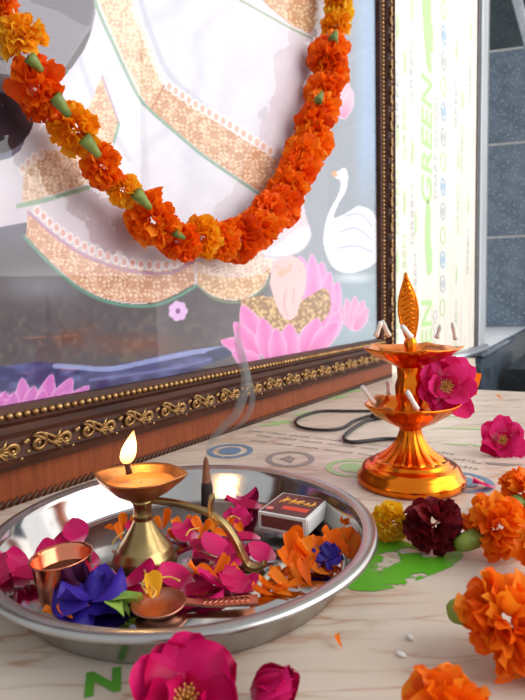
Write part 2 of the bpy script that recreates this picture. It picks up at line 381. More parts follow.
# ------------------------------------------------------------------ printed film marks
def printmat(name, c, wear=0.0, rough=0.45, scale=60.0):
    m, nt, b = newmat(name); L = nt.links.new
    b.inputs['Base Color'].default_value = lin(c); b.inputs['Roughness'].default_value = rough
    if wear:
        tc = nd(nt, 'ShaderNodeTexCoord'); n = nd(nt, 'ShaderNodeTexNoise', Scale=scale, Detail=4.0); L(tc.outputs['Object'], n.inputs['Vector'])
        r = ramp(nt, [(wear - 0.02, (0, 0, 0, 1)), (wear + 0.02, (1, 1, 1, 1))]); L(n.outputs['Fac'], r.inputs[0])
        L(r.outputs[0], b.inputs['Alpha'])
    return m
P_GREEN = printmat('print_green', (178, 218, 144)); P_GREEN_D = printmat('print_strong_green', (92, 172, 34), 0.45, scale=55)
P_GREEN_N = printmat('print_letter_green', (84, 160, 40)); P_BLUE = printmat('print_blue', (108, 138, 168), 0.36, scale=90); P_GREY = printmat('print_grey', (150, 140, 134), 0.36, scale=90)
P_PALEG = printmat('print_pale_green', (170, 204, 140), 0.38, scale=90); P_PBLUE = printmat('print_pale_blue', (160, 190, 214)); P_PGREY = printmat('print_pale_grey', (186, 190, 196)); P_LGREEN = printmat('print_light_green', (192, 216, 166))
def textmesh(txt, size, mat, name='lettering', bold=0.0, sx=1.0):
    cu = bpy.data.curves.new('t', 'FONT'); cu.body = txt; cu.size = size; cu.align_x = 'LEFT'; cu.offset = bold
    t = bpy.data.objects.new('t', cu); COL.objects.link(t)
    dg = bpy.context.evaluated_depsgraph_get(); me = bpy.data.meshes.new_from_object(t.evaluated_get(dg))
    bpy.data.objects.remove(t); bpy.data.curves.remove(cu)
    co = np.zeros(len(me.vertices) * 3); me.vertices.foreach_get('co', co); co = co.reshape(-1, 3)
    co[:, 0] -= co[:, 0].min(); co[:, 0] *= sx
    me.vertices.foreach_set('co', co.ravel()); me.materials.clear(); me.materials.append(mat); me.name = name
    return me, co[:, 0].max()
def disc(rx, ry, mat, n=28, inner=0.0):
    b = MB(); vs = [(rx*math.cos(2*PI*i/n), ry*math.sin(2*PI*i/n), 0) for i in range(n)]
    if inner:
        vs += [(inner*rx*math.cos(2*PI*i/n), inner*ry*math.sin(2*PI*i/n), 0) for i in range(n)]
        b.add(vs, [(i, (i+1) % n, (i+1) % n + n, i + n) for i in range(n)])
    else: b.add(vs, [tuple(range(n))])
    return b.mesh('mark', mat, False)
def blob(outline, mat):
    b = MB(); b.add([(x, y, 0) for x, y in outline], [tuple(range(len(outline)))]); return b.mesh('mark', mat, False)
# on the board: text runs upwards; local frame x = s, y = up
def wprint(name, me, s, z, rot=0.0, lift=0.0006):
    return obj(name, me, wall, Matrix.Translation((s, z, lift)) @ Matrix.Rotation(rot, 4, 'Z'))
def szw(u, v): return fsz(u, v, WOFF)
sG, zG0 = szw(431.5, 205); _, zG1 = szw(431.5, 82)
g_me, g_w = textmesh('GREEN', 0.115, P_GREEN, bold=0.002); g_sx = (zG1 - zG0) / g_w
for vtx in g_me.vertices: vtx.co.x *= g_sx
sS, zS0 = szw(437.5, 201); _, zS1 = szw(437.5, 99)
s_me, s_w = textmesh('SMART WOOD', 0.05, P_PGREY)
for vtx in s_me.vertices: vtx.co.x *= (zS1 - zS0) / s_w
_, zN = szw(431.5, 300); period = zG1 - zN
gecko = [(0.012, 0.0), (0.035, 0.008), (0.05, 0.02), (0.046, 0.045), (0.052, 0.06), (0.035, 0.085), (0.03, 0.12), (0.036, 0.15), (0.03, 0.18), (0.012, 0.20), (0.004, 0.195), (-0.004, 0.17), (-0.012, 0.13), (-0.012, 0.08), (-0.002, 0.04)]
k_me = blob(gecko, P_GREEN)
small = [(0.0, 0.0), (0.012, 0.01), (0.016, 0.03), (0.012, 0.05), (0.004, 0.06), (-0.004, 0.04), (-0.004, 0.015)]; sm_me = blob(small, P_LGREEN)
st_me, st_w = textmesh('GREEN', 0.03, P_LGREEN, sx=1.6); st2_me, _ = textmesh('GREEN', 0.03, P_PGREY, sx=1.6)
for k in (-1, 0, 1, 2):
    if k != -1 or True:
        wprint('lettering', g_me, sG, zG0 + k * period, PI / 2)
        wprint('lettering', s_me, sS, zS0 + k * period, PI / 2)
        sk, zk = szw(427, 276); wprint('logo_mark', k_me, sk - 0.005, zk + k * period)
wprint('logo_mark', blob([(0.06, -0.11), (0.078, -0.095), (0.062, -0.03), (0.045, 0.03), (0.047, 0.08), (0.04, 0.10), (0.044, 0.16), (0.03, 0.22), (0.0, 0.25), (-0.012, 0.20), (-0.012, 0.12), (0.0, 0.04), (0.018, -0.03), (0.036, -0.09)], P_GREEN), szw(422, 20)[0], szw(422, 20)[1])
icon = [P_PBLUE, P_PGREY, P_LGREEN, P_PBLUE, P_PGREY, P_LGREEN]
si, zi = szw(443.5, 112); _, zj = szw(443.5, 187); dz = (zi - zj) / 3
for k in range(-7, 12):
    m_ = icon[k % 6]; z = zi - k * dz
    if z < 0.08 or z > 1.8: continue
    wprint('icon', disc(0.026, 0.026, m_, inner=0.72), si, z)
    if k % 3 != 2: wprint('icon', disc(0.014, 0.012, m_, n=10), si, z)
for j, (uu, vv0) in enumerate(((397, 40), (404, 75), (411, 20), (397, 150), (412, 165), (404, 215), (415, 235), (397, 275), (456, 60), (462, 110), (470, 40), (458, 170), (468, 215), (456, 285))):
    s_, z_ = szw(uu, vv0)
    wprint('logo_mark', sm_me, s_, z_)
    wprint('lettering', st_me if j % 2 else st2_me, s_ + 0.012, z_ - 0.19, PI / 2)
# on the table
def tprint(name, me, p, rot=0.0, lift=0.0004):
    return obj(name, me, tab, Matrix.Translation((p[0], p[1], lift)) @ Matrix.Rotation(rot, 4, 'Z'))
rdir = math.atan2(0.544 - 0.62, 0.089 + 0.041)
for (u, v, mt, filled) in ((230, 451, P_BLUE, 1), (290, 459, P_GREY, 0), (352, 468, P_PALEG, 1), (463, 482, P_BLUE, 1)):
    p = at(u, v); tprint('icon', disc(0.027, 0.030, mt, 36, 0.76), p)
    if filled: tprint('icon', disc(0.013, 0.016, mt, 20), p)
    else: tprint('icon', blob([(-0.012, 0.0), (0.0, 0.012), (0.006, 0.0), (0.0, -0.016)], mt), p)
tlb = MB(); r5 = random.Random(4); x5 = 0.0      # small print, too faint to read in the photograph: broken strokes
while x5 < 0.24:
    for _k in range(r5.randrange(4, 9)):
        h5 = r5.uniform(.005, .008); w5 = r5.uniform(.0014, .0034)
        tlb.add([(x5, 0, 0), (x5 + w5, 0, 0), (x5 + w5 + .0014, h5, 0), (x5 + .0014, h5, 0)], [(0, 1, 2, 3)]); x5 += w5 + .0022
    x5 += .006
tl_me = tlb.mesh('small_print', P_GREY, False)
for i, (u, v) in enumerate(((247, 431), (256, 436), (250, 441))):
    p = at(u, v); tprint('lettering', tl_me, p, rdir)
for (u, v) in ((275, 424), (306, 414), (335, 398), (350, 392)):
    p = at(u, v); tprint('logo_mark', blob([(x * 0.9, y * 1.2) for x, y in [(-0.03, 0), (-0.01, 0.008), (0.015, 0.012), (0.035, 0.008), (0.03, -0.004), (0.0, -0.008)]], P_PALEG), p, 0.5)
for (u0, u1, v, mt) in ((430, 520, 428, P_PALEG), (440, 500, 444, P_PALEG), (470, 525, 463, P_GREY), (395, 470, 415, P_PALEG)):
    a_, b_ = at(u0, v), at(u1, v + 2)
    d_ = b_ - a_; nn_ = np.array([-d_[1], d_[0], 0]) / np.linalg.norm(d_)
    qs = [a_, a_ + d_ * .4 + nn_ * .004, b_, a_ + d_ * .6 - nn_ * .006]
    b2 = MB(); b2.add([tuple(q[:2]) + (0.0004,) for q in qs], [(0, 3, 2, 1)]); obj('streak_mark', b2.mesh('mark', mt, False), tab)
gl = [at(u, v) for u, v in ((330, 592), (345, 590), (372, 592), (396, 588), (425, 578), (452, 567), (464, 556), (458, 548), (430, 552), (400, 540), (380, 538), (360, 560))]
b2 = MB(); b2.add([(p[0], p[1], 0.0004) for p in gl], [tuple(range(len(gl)))]); obj('logo_mark', b2.mesh('mark', P_GREEN_D, False), tab)
n_me, _ = textmesh('N', 0.022, P_GREEN_N, bold=0.0010)
for (u, v) in ((84, 697),): tprint('lettering', n_me, at(u, v), math.radians(14))

# ------------------------------------------------------------------ picture: print painted on a fine grid
PRINT_OFF = -0.006
def srgb_lin(a):
    a = a / 255.0; return np.where(a <= 0.04045, a / 12.92, ((a + 0.055) / 1.055) ** 2.4)
def inpoly(U, V, pts):
    r = np.zeros(U.shape, bool); n_ = len(pts); xs = [p[0] for p in pts]; ys = [p[1] for p in pts]
    bb = (U >= min(xs)) & (U <= max(xs)) & (V >= min(ys)) & (V <= max(ys))
    u, v = U[bb], V[bb]; q = np.zeros(u.shape, bool); j = n_ - 1
    for i in range(n_):
        xi, yi, xj, yj = xs[i], ys[i], xs[j], ys[j]
        if yi != yj:
            q ^= ((yi > v) != (yj > v)) & (u < (xj - xi) * (v - yi) / (yj - yi) + xi)
        j = i
    r[bb] = q; return r
def distline(U, V, pts):
    d = np.full(U.shape, 1e9)
    for (x0, y0), (x1, y1) in zip(pts[:-1], pts[1:]):
        l2 = (x1-x0)**2 + (y1-y0)**2; t = np.clip(((U-x0)*(x1-x0) + (V-y0)*(y1-y0)) / l2, 0, 1)
        d = np.minimum(d, np.hypot(U - x0 - t*(x1-x0), V - y0 - t*(y1-y0)))
    return d
def vnoise(U, V, s, seed):
    g = np.random.RandomState(seed).rand(64, 64); x = U / s; y = V / s
    xi = np.floor(x).astype(int); yi = np.floor(y).astype(int); fx = x - xi; fy = y - yi
    fx = fx*fx*(3-2*fx); fy = fy*fy*(3-2*fy); xi %= 64; yi %= 64; x2 = (xi+1) % 64; y2 = (yi+1) % 64
    return (g[yi, xi]*(1-fx) + g[yi, x2]*fx)*(1-fy) + (g[y2, xi]*(1-fx) + g[y2, x2]*fx)*fy
def sm(p, n=6): return [tuple(q) for q in spline([np.array(x, float) for x in p], n)]
def paint(U, V):
    C = np.zeros(U.shape + (3,)); n1 = vnoise(U, V, 38, 1); n2 = vnoise(U, V, 13, 2); n3 = vnoise(U, V, 5, 3)
    def mixc(mask, col, a=1.0):
        a = (mask * a)[..., None] if not np.isscalar(mask) else mask * a
        C[:] = C * (1 - a) + np.array(col, float) * a
    def fill(p, col, a=1.0): m = inpoly(U, V, p); mixc(m.astype(float), col, a); return m
    def line(p, w_, col, a=1.0): mixc(np.clip(w_ / 2 + 0.5 - distline(U, V, p), 0, 1), col, a)
    # landscape behind the figure
    C[:] = np.array([80, 72, 76]); mixc(np.clip(n1 * 1.6 - 0.5, 0, 1), (98, 90, 96), 0.8); mixc(np.clip(n2 * 2 - 1.1, 0, 1), (74, 66, 72), 0.7)
    mixc(np.exp(-((U - 40) / 45) ** 2 - ((V - 285) / 18) ** 2), (132, 132, 140), 0.8)
    mixc(np.clip((265 - V) / 60, 0, 1) * np.clip((60 - U) / 40, 0, 1), (112, 116, 146), 0.8)
    mixc(np.clip(1 - np.hypot((U - 140) / 70, (V - 345) / 16), 0, 1), (120, 74, 58), 0.8)
    mixc(np.clip(1 - np.hypot((U - 75) / 40, (V - 335) / 22), 0, 1) * n2, (112, 66, 48), 0.9)
    mixc(np.clip((n3 - 0.62) * 4, 0, 1) * np.clip((V - 300) / 20, 0, 1), (140, 120, 90), 0.25)
    # pale misty lake on the right
    mixc(np.clip((U - 268 + (V - 250) * 0.22) / 22, 0, 1), (146, 152, 162))
    mixc(np.clip((U - 300) / 50, 0, 1) * np.clip((V - 255) / 30, 0, 1), (150, 172, 182), 0.8)
    mixc(np.clip((U - 352) / 12, 0, 1) * np.clip((230 - V) / 80, 0, 1), (150, 178, 210), 0.75)
    # river in front
    riv = sm([(-80, 372), (0, 366), (40, 362), (75, 366), (110, 366), (150, 358), (190, 350), (225, 346), (260, 344)]) + [(400, 330), (400, 460), (-80, 480)]
    fill([p for p in riv if p[0] < 262] + [(262, 460), (-80, 480)], (56, 54, 100))
    m = inpoly(U, V, [p for p in riv if p[0] < 262] + [(262, 460), (-80, 480)])
    mixc(m * np.clip(vnoise(U * 0.5 + V * 0.2, V, 6, 5) * 2 - 0.8, 0, 1), (98, 102, 156), 0.8)
    line(sm([(55, 366), (75, 367), (110, 369), (150, 361), (190, 353), (225, 348)]), 5, (150, 160, 206), 0.85)
    line(sm([(90, 380), (150, 372), (200, 362), (235, 352)]), 3, (110, 116, 170), 0.7)
    fill([(205, 352), (232, 344), (240, 352), (215, 362)], (40, 44, 78), 0.8)
    # robe
    robe = sm([(96, -60), (96, 0), (84, 50), (40, 105), (30, 125), (10, 158), (-70, 170)], 4) + [(-70, 240), (28, 222)] + sm([(28, 232), (50, 262), (80, 287), (112, 301), (150, 303), (185, 288), (196, 284)], 4) + sm([(196, 284), (215, 297), (240, 300), (262, 288), (272, 262)], 4) + sm([(272, 262), (302, 250), (311, 234), (304, 205), (312, 170), (326, 100), (334, 0), (334, -60)], 4)
    m = fill(robe, (212, 211, 219))
    mixc(m * np.clip(np.sin(U * 0.11 + V * 0.05 + n1 * 5) * 0.5, 0, 1), (176, 176, 192), 0.5)
    mixc(m * np.clip((V - 150) / 90, 0, 1) * np.clip((160 - U) / 60, 0, 1), (188, 170, 182), 0.7)
    mixc(m * np.exp(-((U - 112) / 20) ** 2 - ((V - 235) / 25) ** 2), (186, 166, 176), 0.6)
    mixc(m * np.clip((U - 262) / 40, 0, 1) * np.clip((V - 60) / 60, 0, 1), (200, 176, 184), 0.6)
    mixc(m * np.clip((U - 200 - (V - 60) * 0.2) / 90, 0, 1), (226, 214, 222), 0.4)
    line(sm([(135, -20), (150, 30), (170, 75), (210, 110)]), 5, (184, 184, 200), 0.6)
    line(sm([(80, 60), (95, 100), (112, 130), (130, 160)]), 6, (180, 182, 198), 0.6)
    # dark grey area at the upper left, with a blacker patch
    dk = sm([(96, -60), (96, 0), (92, 24), (70, 58), (48, 92), (36, 108), (33, 122), (20, 146), (0, 154), (-70, 162)], 5) + [(-70, -60)]
    fill(dk, (122, 118, 128)); fill([(28, -60), (97, -60), (95, 6), (91, 24), (86, 27), (60, 12), (30, 2)], (96, 90, 102))
    fill(sm([(-70, 92), (0, 92), (20, 104), (34, 116), (26, 138), (0, 154), (-70, 162)], 5), (46, 40, 50))
    line([(96, 0), (92, 24), (70, 58), (40, 102)], 2, (150, 146, 158), 0.6)
    # brocade bands
    def brocade(p, base=(206, 164, 126), bright=(240, 222, 196), dark=(170, 112, 82), a=1.0):
        m_ = inpoly(U, V, p).astype(float); mixc(m_, base, a)
        w1 = np.sin(U * 0.75 + 2.2 * np.sin(V * 0.42) + n2 * 6); w2 = np.sin(V * 0.8 + 2.2 * np.sin(U * 0.38) + n2 * 5)
        mixc(m_ * np.clip(w1 * w2 * 2.2 - 0.35, 0, 1), bright, 0.75 * a); mixc(m_ * np.clip(-w1 * w2 * 2 - 0.7, 0, 1), dark, 0.5 * a)
        mixc(m_ * np.clip(n3 * 2 - 1.2, 0, 1), bright, 0.5 * a)
    def scallops(p, step, rx, ry, col, rim=(246, 240, 240)):
        q = sm(p, 12); L_ = [0]
        for a_, b_ in zip(q[:-1], q[1:]): L_.append(L_[-1] + math.hypot(b_[0]-a_[0], b_[1]-a_[1]))
        for k in range(int(L_[-1] / step)):
            t = (k + 0.5) * step; x = np.interp(t, L_, [a[0] for a in q]); y = np.interp(t, L_, [a[1] for a in q])
            d = np.hypot((U - x) / rx, (V - y) / ry); mixc(np.clip((1.35 - d) * 3, 0, 1), rim, 0.8); mixc(np.clip((1.0 - d) * 3, 0, 1), col, 0.85)
    bA = [(97, -60), (97, 0), (118, 50), (138, 92), (150, 109), (165, 90), (152, 58), (140, 25), (131, 0), (128, -60)]
    bA2 = [(150, 109), (175, 130), (200, 151), (230, 172), (262, 193), (270, 182), (278, 160), (250, 143), (220, 124), (190, 105), (166, 88)]
    brocade(bA, (212, 182, 150)); brocade(bA2, (204, 160, 128)); scallops([(166, 84), (195, 104), (235, 128), (278, 156)], 8, 3, 4.5, (212, 164, 146))
    scallops([(133, 5), (146, 40), (158, 70), (167, 86)], 9, 2.5, 4, (226, 204, 188))
    line([(164, 86), (152, 109)], 2.5, (186, 128, 104), 0.8)
    line(sm([(95, -40), (95, 0), (117, 52), (137, 94), (151, 111), (176, 133), (201, 154), (231, 175), (262, 196)]), 3.2, (138, 164, 148)); line(sm([(98, 0), (120, 52), (140, 92)]), 1, (240, 240, 236), 0.8)
    brocade([(262, 0), (280, -20), (320, -20), (318, 20), (310, 34), (290, 24), (270, 8)], (204, 160, 120)); line([(240, 0), (290, 28), (311, 38)], 2, (150, 170, 140))
    brocade([(84, 118), (94, 96), (101, 76), (108, 96), (118, 122), (114, 142), (96, 150), (86, 150)], (208, 170, 138)); line([(102, 76), (119, 123), (114, 144)], 2, (176, 150, 170)); line([(119, 123), (114, 142)], 2.5, (120, 160, 140))
    brocade([(22, 202), (24, 168), (44, 150), (84, 150), (94, 168), (92, 182), (60, 192), (26, 203)], (204, 172, 148)); scallops([(20, 172), (34, 158), (50, 150)], 8, 3, 5, (216, 188, 176))
    line([(18, 206), (50, 199), (92, 186)], 4.5, (136, 164, 140))
    brocade(sm([(28, 210), (60, 238), (90, 256), (130, 268), (170, 270), (194, 258)], 4) + sm([(194, 284), (172, 296), (150, 303), (112, 300), (80, 286), (50, 261), (26, 236)], 4), (200, 150, 122))
    line(sm([(28, 212), (60, 240), (90, 258), (130, 271), (170, 273), (194, 261)]), 2.5, (176, 132, 168)); scallops([(34, 208), (62, 232), (92, 250), (130, 263), (168, 265), (190, 254)], 8.5, 3, 4.5, (206, 148, 138))
    line(sm([(24, 236), (50, 264), (80, 289), (112, 303), (150, 306), (175, 298), (196, 286)]), 3.0, (94, 142, 122))
    brocade(sm([(194, 262), (215, 258), (240, 254), (262, 250), (274, 258)], 4) + sm([(272, 268), (262, 288), (240, 300), (215, 297), (197, 284)], 4), (222, 204, 196))
    brocade(sm([(197, 272), (225, 278), (255, 276), (270, 268)], 4) + sm([(270, 272), (260, 289), (240, 299), (215, 296), (197, 283)], 4), (206, 168, 128))
    line(sm([(197, 285), (215, 299), (240, 302), (262, 290), (272, 274)]), 2, (130, 150, 110), 0.8)
    fill(sm([(262, 252), (280, 242), (303, 226), (311, 234), (302, 249), (285, 256), (266, 259)], 4), (220, 220, 228)); line(sm([(262, 256), (285, 257), (303, 250), (312, 234)]), 1.5, (190, 184, 196), 0.8)
    # swan
    sw = sm([(338, 171), (345, 168), (348, 176), (346, 190), (338, 205), (334, 218), (348, 212), (360, 206), (374, 214), (380, 240), (376, 262), (352, 273), (334, 268), (325, 250), (324, 232), (329, 212), (338, 195), (341, 182), (336, 178), (332, 173)], 5)
    fill(sw, (226, 228, 234)); line(sm([(345, 216), (360, 214), (372, 226)]), 2.0, (176, 184, 200), 0.9); line(sm([(340, 232), (356, 228), (372, 240)]), 2.0, (176, 184, 200), 0.9); line(sm([(338, 248), (356, 246), (372, 252)]), 2.0, (176, 184, 200), 0.9)
    fill([(331, 172), (336, 170), (338, 176), (333, 177)], (220, 150, 90), 0.8)
    mixc(np.clip(1 - np.hypot((U - 354) / 26, (V - 278) / 7), 0, 1), (226, 232, 238), 0.8)
    # lotuses
    def lpetal(tip, base, w_, col, edge, bow=0.0):
        tx, ty = tip; bx, by = base; dx, dy = tx - bx, ty - by; l = math.hypot(dx, dy); nx, ny = -dy / l, dx / l
        pr = [(0, .42), (.3, .92), (.55, 1), (.8, .62), (1, 0)]
        Lp = [(bx + dx*t + nx*(w_*k + bow*math.sin(PI*t)), by + dy*t + ny*(w_*k + bow*math.sin(PI*t))) for t, k in pr]; Rp = [(bx + dx*t - nx*(w_*k - bow*math.sin(PI*t)), by + dy*t - ny*(w_*k - bow*math.sin(PI*t))) for t, k in pr]
        p = sm(Lp + Rp[::-1][1:], 4); m_ = fill(p, col); t = ((U - bx)*dx + (V - by)*dy) / l**2; q = np.abs(((U - bx)*nx + (V - by)*ny) / w_)
        mixc(m_ * np.clip(q * 1.3 - 0.2, 0, 1), edge, 0.7); mixc(m_ * np.clip(1 - t * 1.5, 0, 1), (200, 70, 150), 0.45); line(p + [p[0]], 1.1, (246, 206, 228), 0.45)
    PK, PE = (222, 116, 184), (238, 172, 212)
    for tip, base, w_ in (((300, 256), (308, 320), 12), ((322, 262), (316, 322), 11), ((338, 282), (322, 330), 11), ((342, 312), (318, 342), 11), ((312, 254), (314, 318), 9), ((330, 272), (320, 330), 9)):
        lpetal(tip, base, w_, (226, 140, 196), (238, 178, 214))
    m = inpoly(U, V, sm([(240, 300), (262, 296), (300, 300), (325, 288), (330, 310), (310, 330), (270, 335), (248, 322)], 4)).astype(float); n4 = vnoise(U, V, 2.2, 9); mixc(m, (150, 110, 74)); mixc(m * np.clip(n4 * 3 - 1.2, 0, 1), (220, 190, 134), 0.85)
    # foot
    fill(sm([(272, 262), (290, 256), (304, 264), (306, 284), (300, 304), (294, 318), (284, 318), (276, 304), (270, 284)], 5), (236, 190, 190)); line(sm([(286, 290), (284, 305), (288, 316)]), 1.5, (206, 140, 150), 0.7); line(sm([(294, 288), (293, 304)]), 1.5, (206, 140, 150), 0.6)
    m = inpoly(U, V, [(274, 266), (296, 262), (302, 270), (280, 278)]).astype(float); mixc(m * np.clip(n3 * 3 - 1.2, 0, 1), (206, 160, 130), 0.8)
    for tip, base, w_ in (((221, 341), (262, 352), 9), ((242, 305), (262, 350), 11), ((234, 322), (258, 356), 9), ((262, 318), (272, 362), 11), ((290, 324), (286, 364), 12), ((318, 318), (304, 356), 11), ((338, 322), (312, 352), 9), ((232, 352), (264, 368), 9), ((276, 328), (279, 366), 9)):
        lpetal(tip, base, w_, PK, PE)
    for tip, base, w_ in (((2, 392), (20, 420), 9), ((22, 378), (26, 420), 9), ((34, 386), (30, 420), 9), ((52, 374), (40, 420), 9), ((72, 378), (50, 420), 10), ((89, 386), (56, 420), 9), ((44, 390), (38, 424), 9), ((-14, 384), (6, 430), 11), ((14, 392), (12, 428), 9), ((66, 392), (50, 424), 9), ((-30, 400), (0, 430), 11)):
        lpetal(tip, base, w_, (196, 108, 186), (214, 146, 206))
    for k in range(7):
        a_ = 2*PI*k/7; d = np.hypot((U - 178 - 6*math.cos(a_)) / 4, (V - 311 - 6.5*math.sin(a_)) / 4); mixc(np.clip((1.1 - d) * 4, 0, 1), (214, 176, 222))
    mixc(np.clip((1 - np.hypot(U - 178, V - 311) / 2.6) * 3, 0, 1), (130, 60, 130))
    for tip in ((340, 306), (346, 298), (355, 296), (364, 300), (368, 308)): lpetal(tip, (355, 330), 6, (214, 150, 188), (226, 180, 206))
    for tip in ((336, 92), (341, 84), (348, 82), (352, 90)): lpetal(tip, (343, 118), 6, (226, 176, 192), (236, 206, 214))
    C[:] = np.clip(C + (n3[..., None] - 0.5) * 6, 0, 255)
    return C
def build_print(parent):
    us = np.concatenate([np.linspace(-120, 0, 40)[:-1], np.linspace(0, 381, 384)])
    ss = np.array([fsz(u, 200, PRINT_OFF)[0] for u in us]); ss = ss[(ss > -0.16)]; ss = ss[ss < 0.875]
    zsv = np.concatenate([np.arange(0.066, 0.62, 0.00125), np.linspace(0.62, 0.95, 170)])
    S, Z = np.meshgrid(ss, zsv)
    P = FA[None, None] + FE * S[..., None] + FN * PRINT_OFF; P = P + np.array([0, 0, 1.0]) * Z[..., None]; Q = P - CAM
    dpt = Q @ FW; U = 262.5 + F_PX * (Q @ CR) / dpt; V = 350 - F_PX * (Q @ CU) / dpt
    C = srgb_lin(paint(U, V))
    nz, ns_ = S.shape; me = bpy.data.meshes.new('print')
    co = np.stack([S, Z, np.full_like(S, PRINT_OFF)], -1).reshape(-1, 3).astype(np.float32)
    idx = np.arange(nz * ns_).reshape(nz, ns_); f = np.stack([idx[:-1, :-1], idx[:-1, 1:], idx[1:, 1:], idx[1:, :-1]], -1).reshape(-1, 4).astype(np.int32)
    me.vertices.add(len(co)); me.vertices.foreach_set('co', co.ravel())
    me.loops.add(f.size); me.loops.foreach_set('vertex_index', f.ravel()); me.polygons.add(len(f))
    me.polygons.foreach_set('loop_start', np.arange(0, f.size, 4, dtype=np.int32)); me.update(calc_edges=True)
    ca = me.color_attributes.new('ink', 'FLOAT_COLOR', 'POINT'); ca.data.foreach_set('color', np.concatenate([C.reshape(-1, 3), np.ones((len(co), 1))], 1).astype(np.float32).ravel())
    m, nt, b = newmat('printed_picture'); a = nd(nt, 'ShaderNodeAttribute', attribute_name='ink'); nt.links.new(a.outputs['Color'], b.inputs['Base Color']); b.inputs['Roughness'].default_value = 0.6; b.inputs['Specular IOR Level'].default_value = 0.2
    me.materials.append(m); return obj('print', me, parent)

pic = thing('framed_picture', 'large framed devotional print in dark gilded frame behind the tray', 'picture', M_=fmat(0, 0, 0))
build_print(pic)
FL, FR_, FT = -0.20, 0.893, 0.98          # left, right (outer), top of the frame
def glass():
    m, nt, b = newmat('picture_glass'); L = nt.links.new
    t = nd(nt, 'ShaderNodeBsdfTransparent'); g = nd(nt, 'ShaderNodeBsdfGlossy', Roughness=0.02); fz = nd(nt, 'ShaderNodeFresnel', IOR=1.52)
    ge = nd(nt, 'ShaderNodeNewGeometry'); fm_ = nd(nt, 'ShaderNodeMath', operation='SUBTRACT', use_clamp=True); L(fz.outputs[0], fm_.inputs[0]); L(ge.outputs['Backfacing'], fm_.inputs[1])   # the rear face of the pane only lets light through
    mx = nd(nt, 'ShaderNodeMixShader'); L(fm_.outputs[0], mx.inputs[0]); L(t.outputs[0], mx.inputs[1]); L(g.outputs[0], mx.inputs[2]); L(mx.outputs[0], nt.nodes['Material Output'].inputs['Surface'])
    return m
gm = MB(); gm.box((FL + 0.06, 0.066, -0.004), (0.87, FT - 0.05, -0.0015)); obj('glass_pane', gm.mesh('glass_pane', glass(), False), pic)
bm_ = MB(); bm_.box((FL + 0.02, 0.04, -0.0115), (FR_ - 0.01, FT - 0.02, -0.0075)); obj('backing', bm_.mesh('backing', M_DWOOD, False), pic)
# rails: cross-section (t outward from the bead line, height above picture plane)
RP = [(-0.008, -0.006), (-0.008, 0.004), (-0.002, 0.006), (0.006, 0.006), (0.010, 0.003), (0.016, 0.004), (0.019, 0.010), (0.036, 0.014), (0.039, 0.013), (0.041, 0.017), (0.045, 0.016), (0.046, 0.010), (0.046, -0.007)]
def rail(a, b, out, name, mt):            # a, b: (s, z) along the bead line; out: unit (s, z); mitred ends
    bld = MB(); vs = []; (ax, ay), (bx, by) = a, b; l = math.hypot(bx-ax, by-ay); dx, dy = (bx-ax)/l, (by-ay)/l
    for (px, py), sg in ((a, -1), (b, 1)):
        for t, h in RP: vs.append((px + out[0]*t + sg*dx*t, py + out[1]*t + sg*dy*t, h))
    n_ = len(RP); fs = [(k, (k+1) % n_, (k+1) % n_ + n_, k + n_) for k in range(n_)] + [tuple(range(n_))[::-1], tuple(range(n_, 2*n_))]
    bld.add(vs, fs); return obj(name, bld.mesh(name, mt, False), pic)
BZ, BS = 0.080, 0.847; BL, BT = FL + 0.046, FT - 0.046
rail((BL, BZ), (BS, BZ), (0, -1), 'bottom_rail', M_DWOOD); rail((BS, BZ), (BS, BT), (1, 0), 'side_rail', M_DWOOD)
rail((BL, BZ), (BL, BT), (-1, 0), 'side_rail', M_DWOOD); rail((BL, BT), (BS, BT), (0, 1), 'top_rail', M_DWOOD)
bd = MB()
x = BL
while x < BS - 0.004: bd.sphere((x, BZ, 0.0065), 0.0036, 7, 5); x += 0.0082
y = BZ
while y < BT: bd.sphere((BS, y, 0.0065), 0.0036, 7, 5); bd.sphere((BL, y, 0.0065), 0.0036, 7, 5); y += 0.0082
tag(obj('beading', bd.mesh('beading', M_GOLD), pic), 'row of tiny gilt beads', kind='stuff')
# scroll ornament: one carved S with leaf and berries, about 46 mm long
def scroll_mesh():
    b = MB()
    def curl(cx, cy, r0, turns, a0, sgn, tail):
        pts = []; rr = []
        for i in range(22):
            t = i / 21; a = a0 + sgn * turns * 2 * PI * t; r = r0 * (0.16 + 0.84 * t)
            pts.append((cx + r*math.cos(a), cy + r*math.sin(a), 0.0028)); rr.append(0.0010 + 0.0009 * math.sin(PI * min(1, t * 1.1)))
        if tail:
            p = pts[-1]; pts += [tuple(np.array(p)*(1-k/5) + np.array(tail + (0.002,))*(k/5) + np.array([0, 0.0012*math.sin(PI*k/5)*sgn, 0])) for k in range(1, 6)]; rr += [0.0017, 0.0016, 0.0014, 0.0011, 0.0007]
        b.tube(pts, rr, 6)
        b.sphere((cx, cy, 0.0030), 0.0019, 7, 5)
    curl(-0.0125, 0.0012, 0.0086, 1.3, PI * 0.1, 1, (0.010, -0.0088)); curl(0.0125, -0.0012, 0.0086, 1.3, PI * 1.1, 1, (-0.010, 0.0088))
    for k in range(5):
        a = -0.9 + k * 0.45; b.tube([(0.001, 0.0, 0.002), (0.001 + 0.006*math.cos(a), 0.006*math.sin(a), 0.004), (0.001 + 0.0105*math.cos(a), 0.0105*math.sin(a), 0.002)], [0.0009, 0.0013, 0.0004], 5)
    for (x_, y_) in ((-0.021, -0.004), (0.0225, 0.004), (-0.0225, 0.005), (0.020, -0.0085)): b.sphere((x_, y_, 0.0025), 0.002, 6, 4)
    return b.mesh('scroll_ornament', M_GOLD)
scm = scroll_mesh(); PER = 0.0475
tilt = Matrix.Rotation(math.atan2(0.004, 0.017), 4, 'X')
x = BL - 0.01
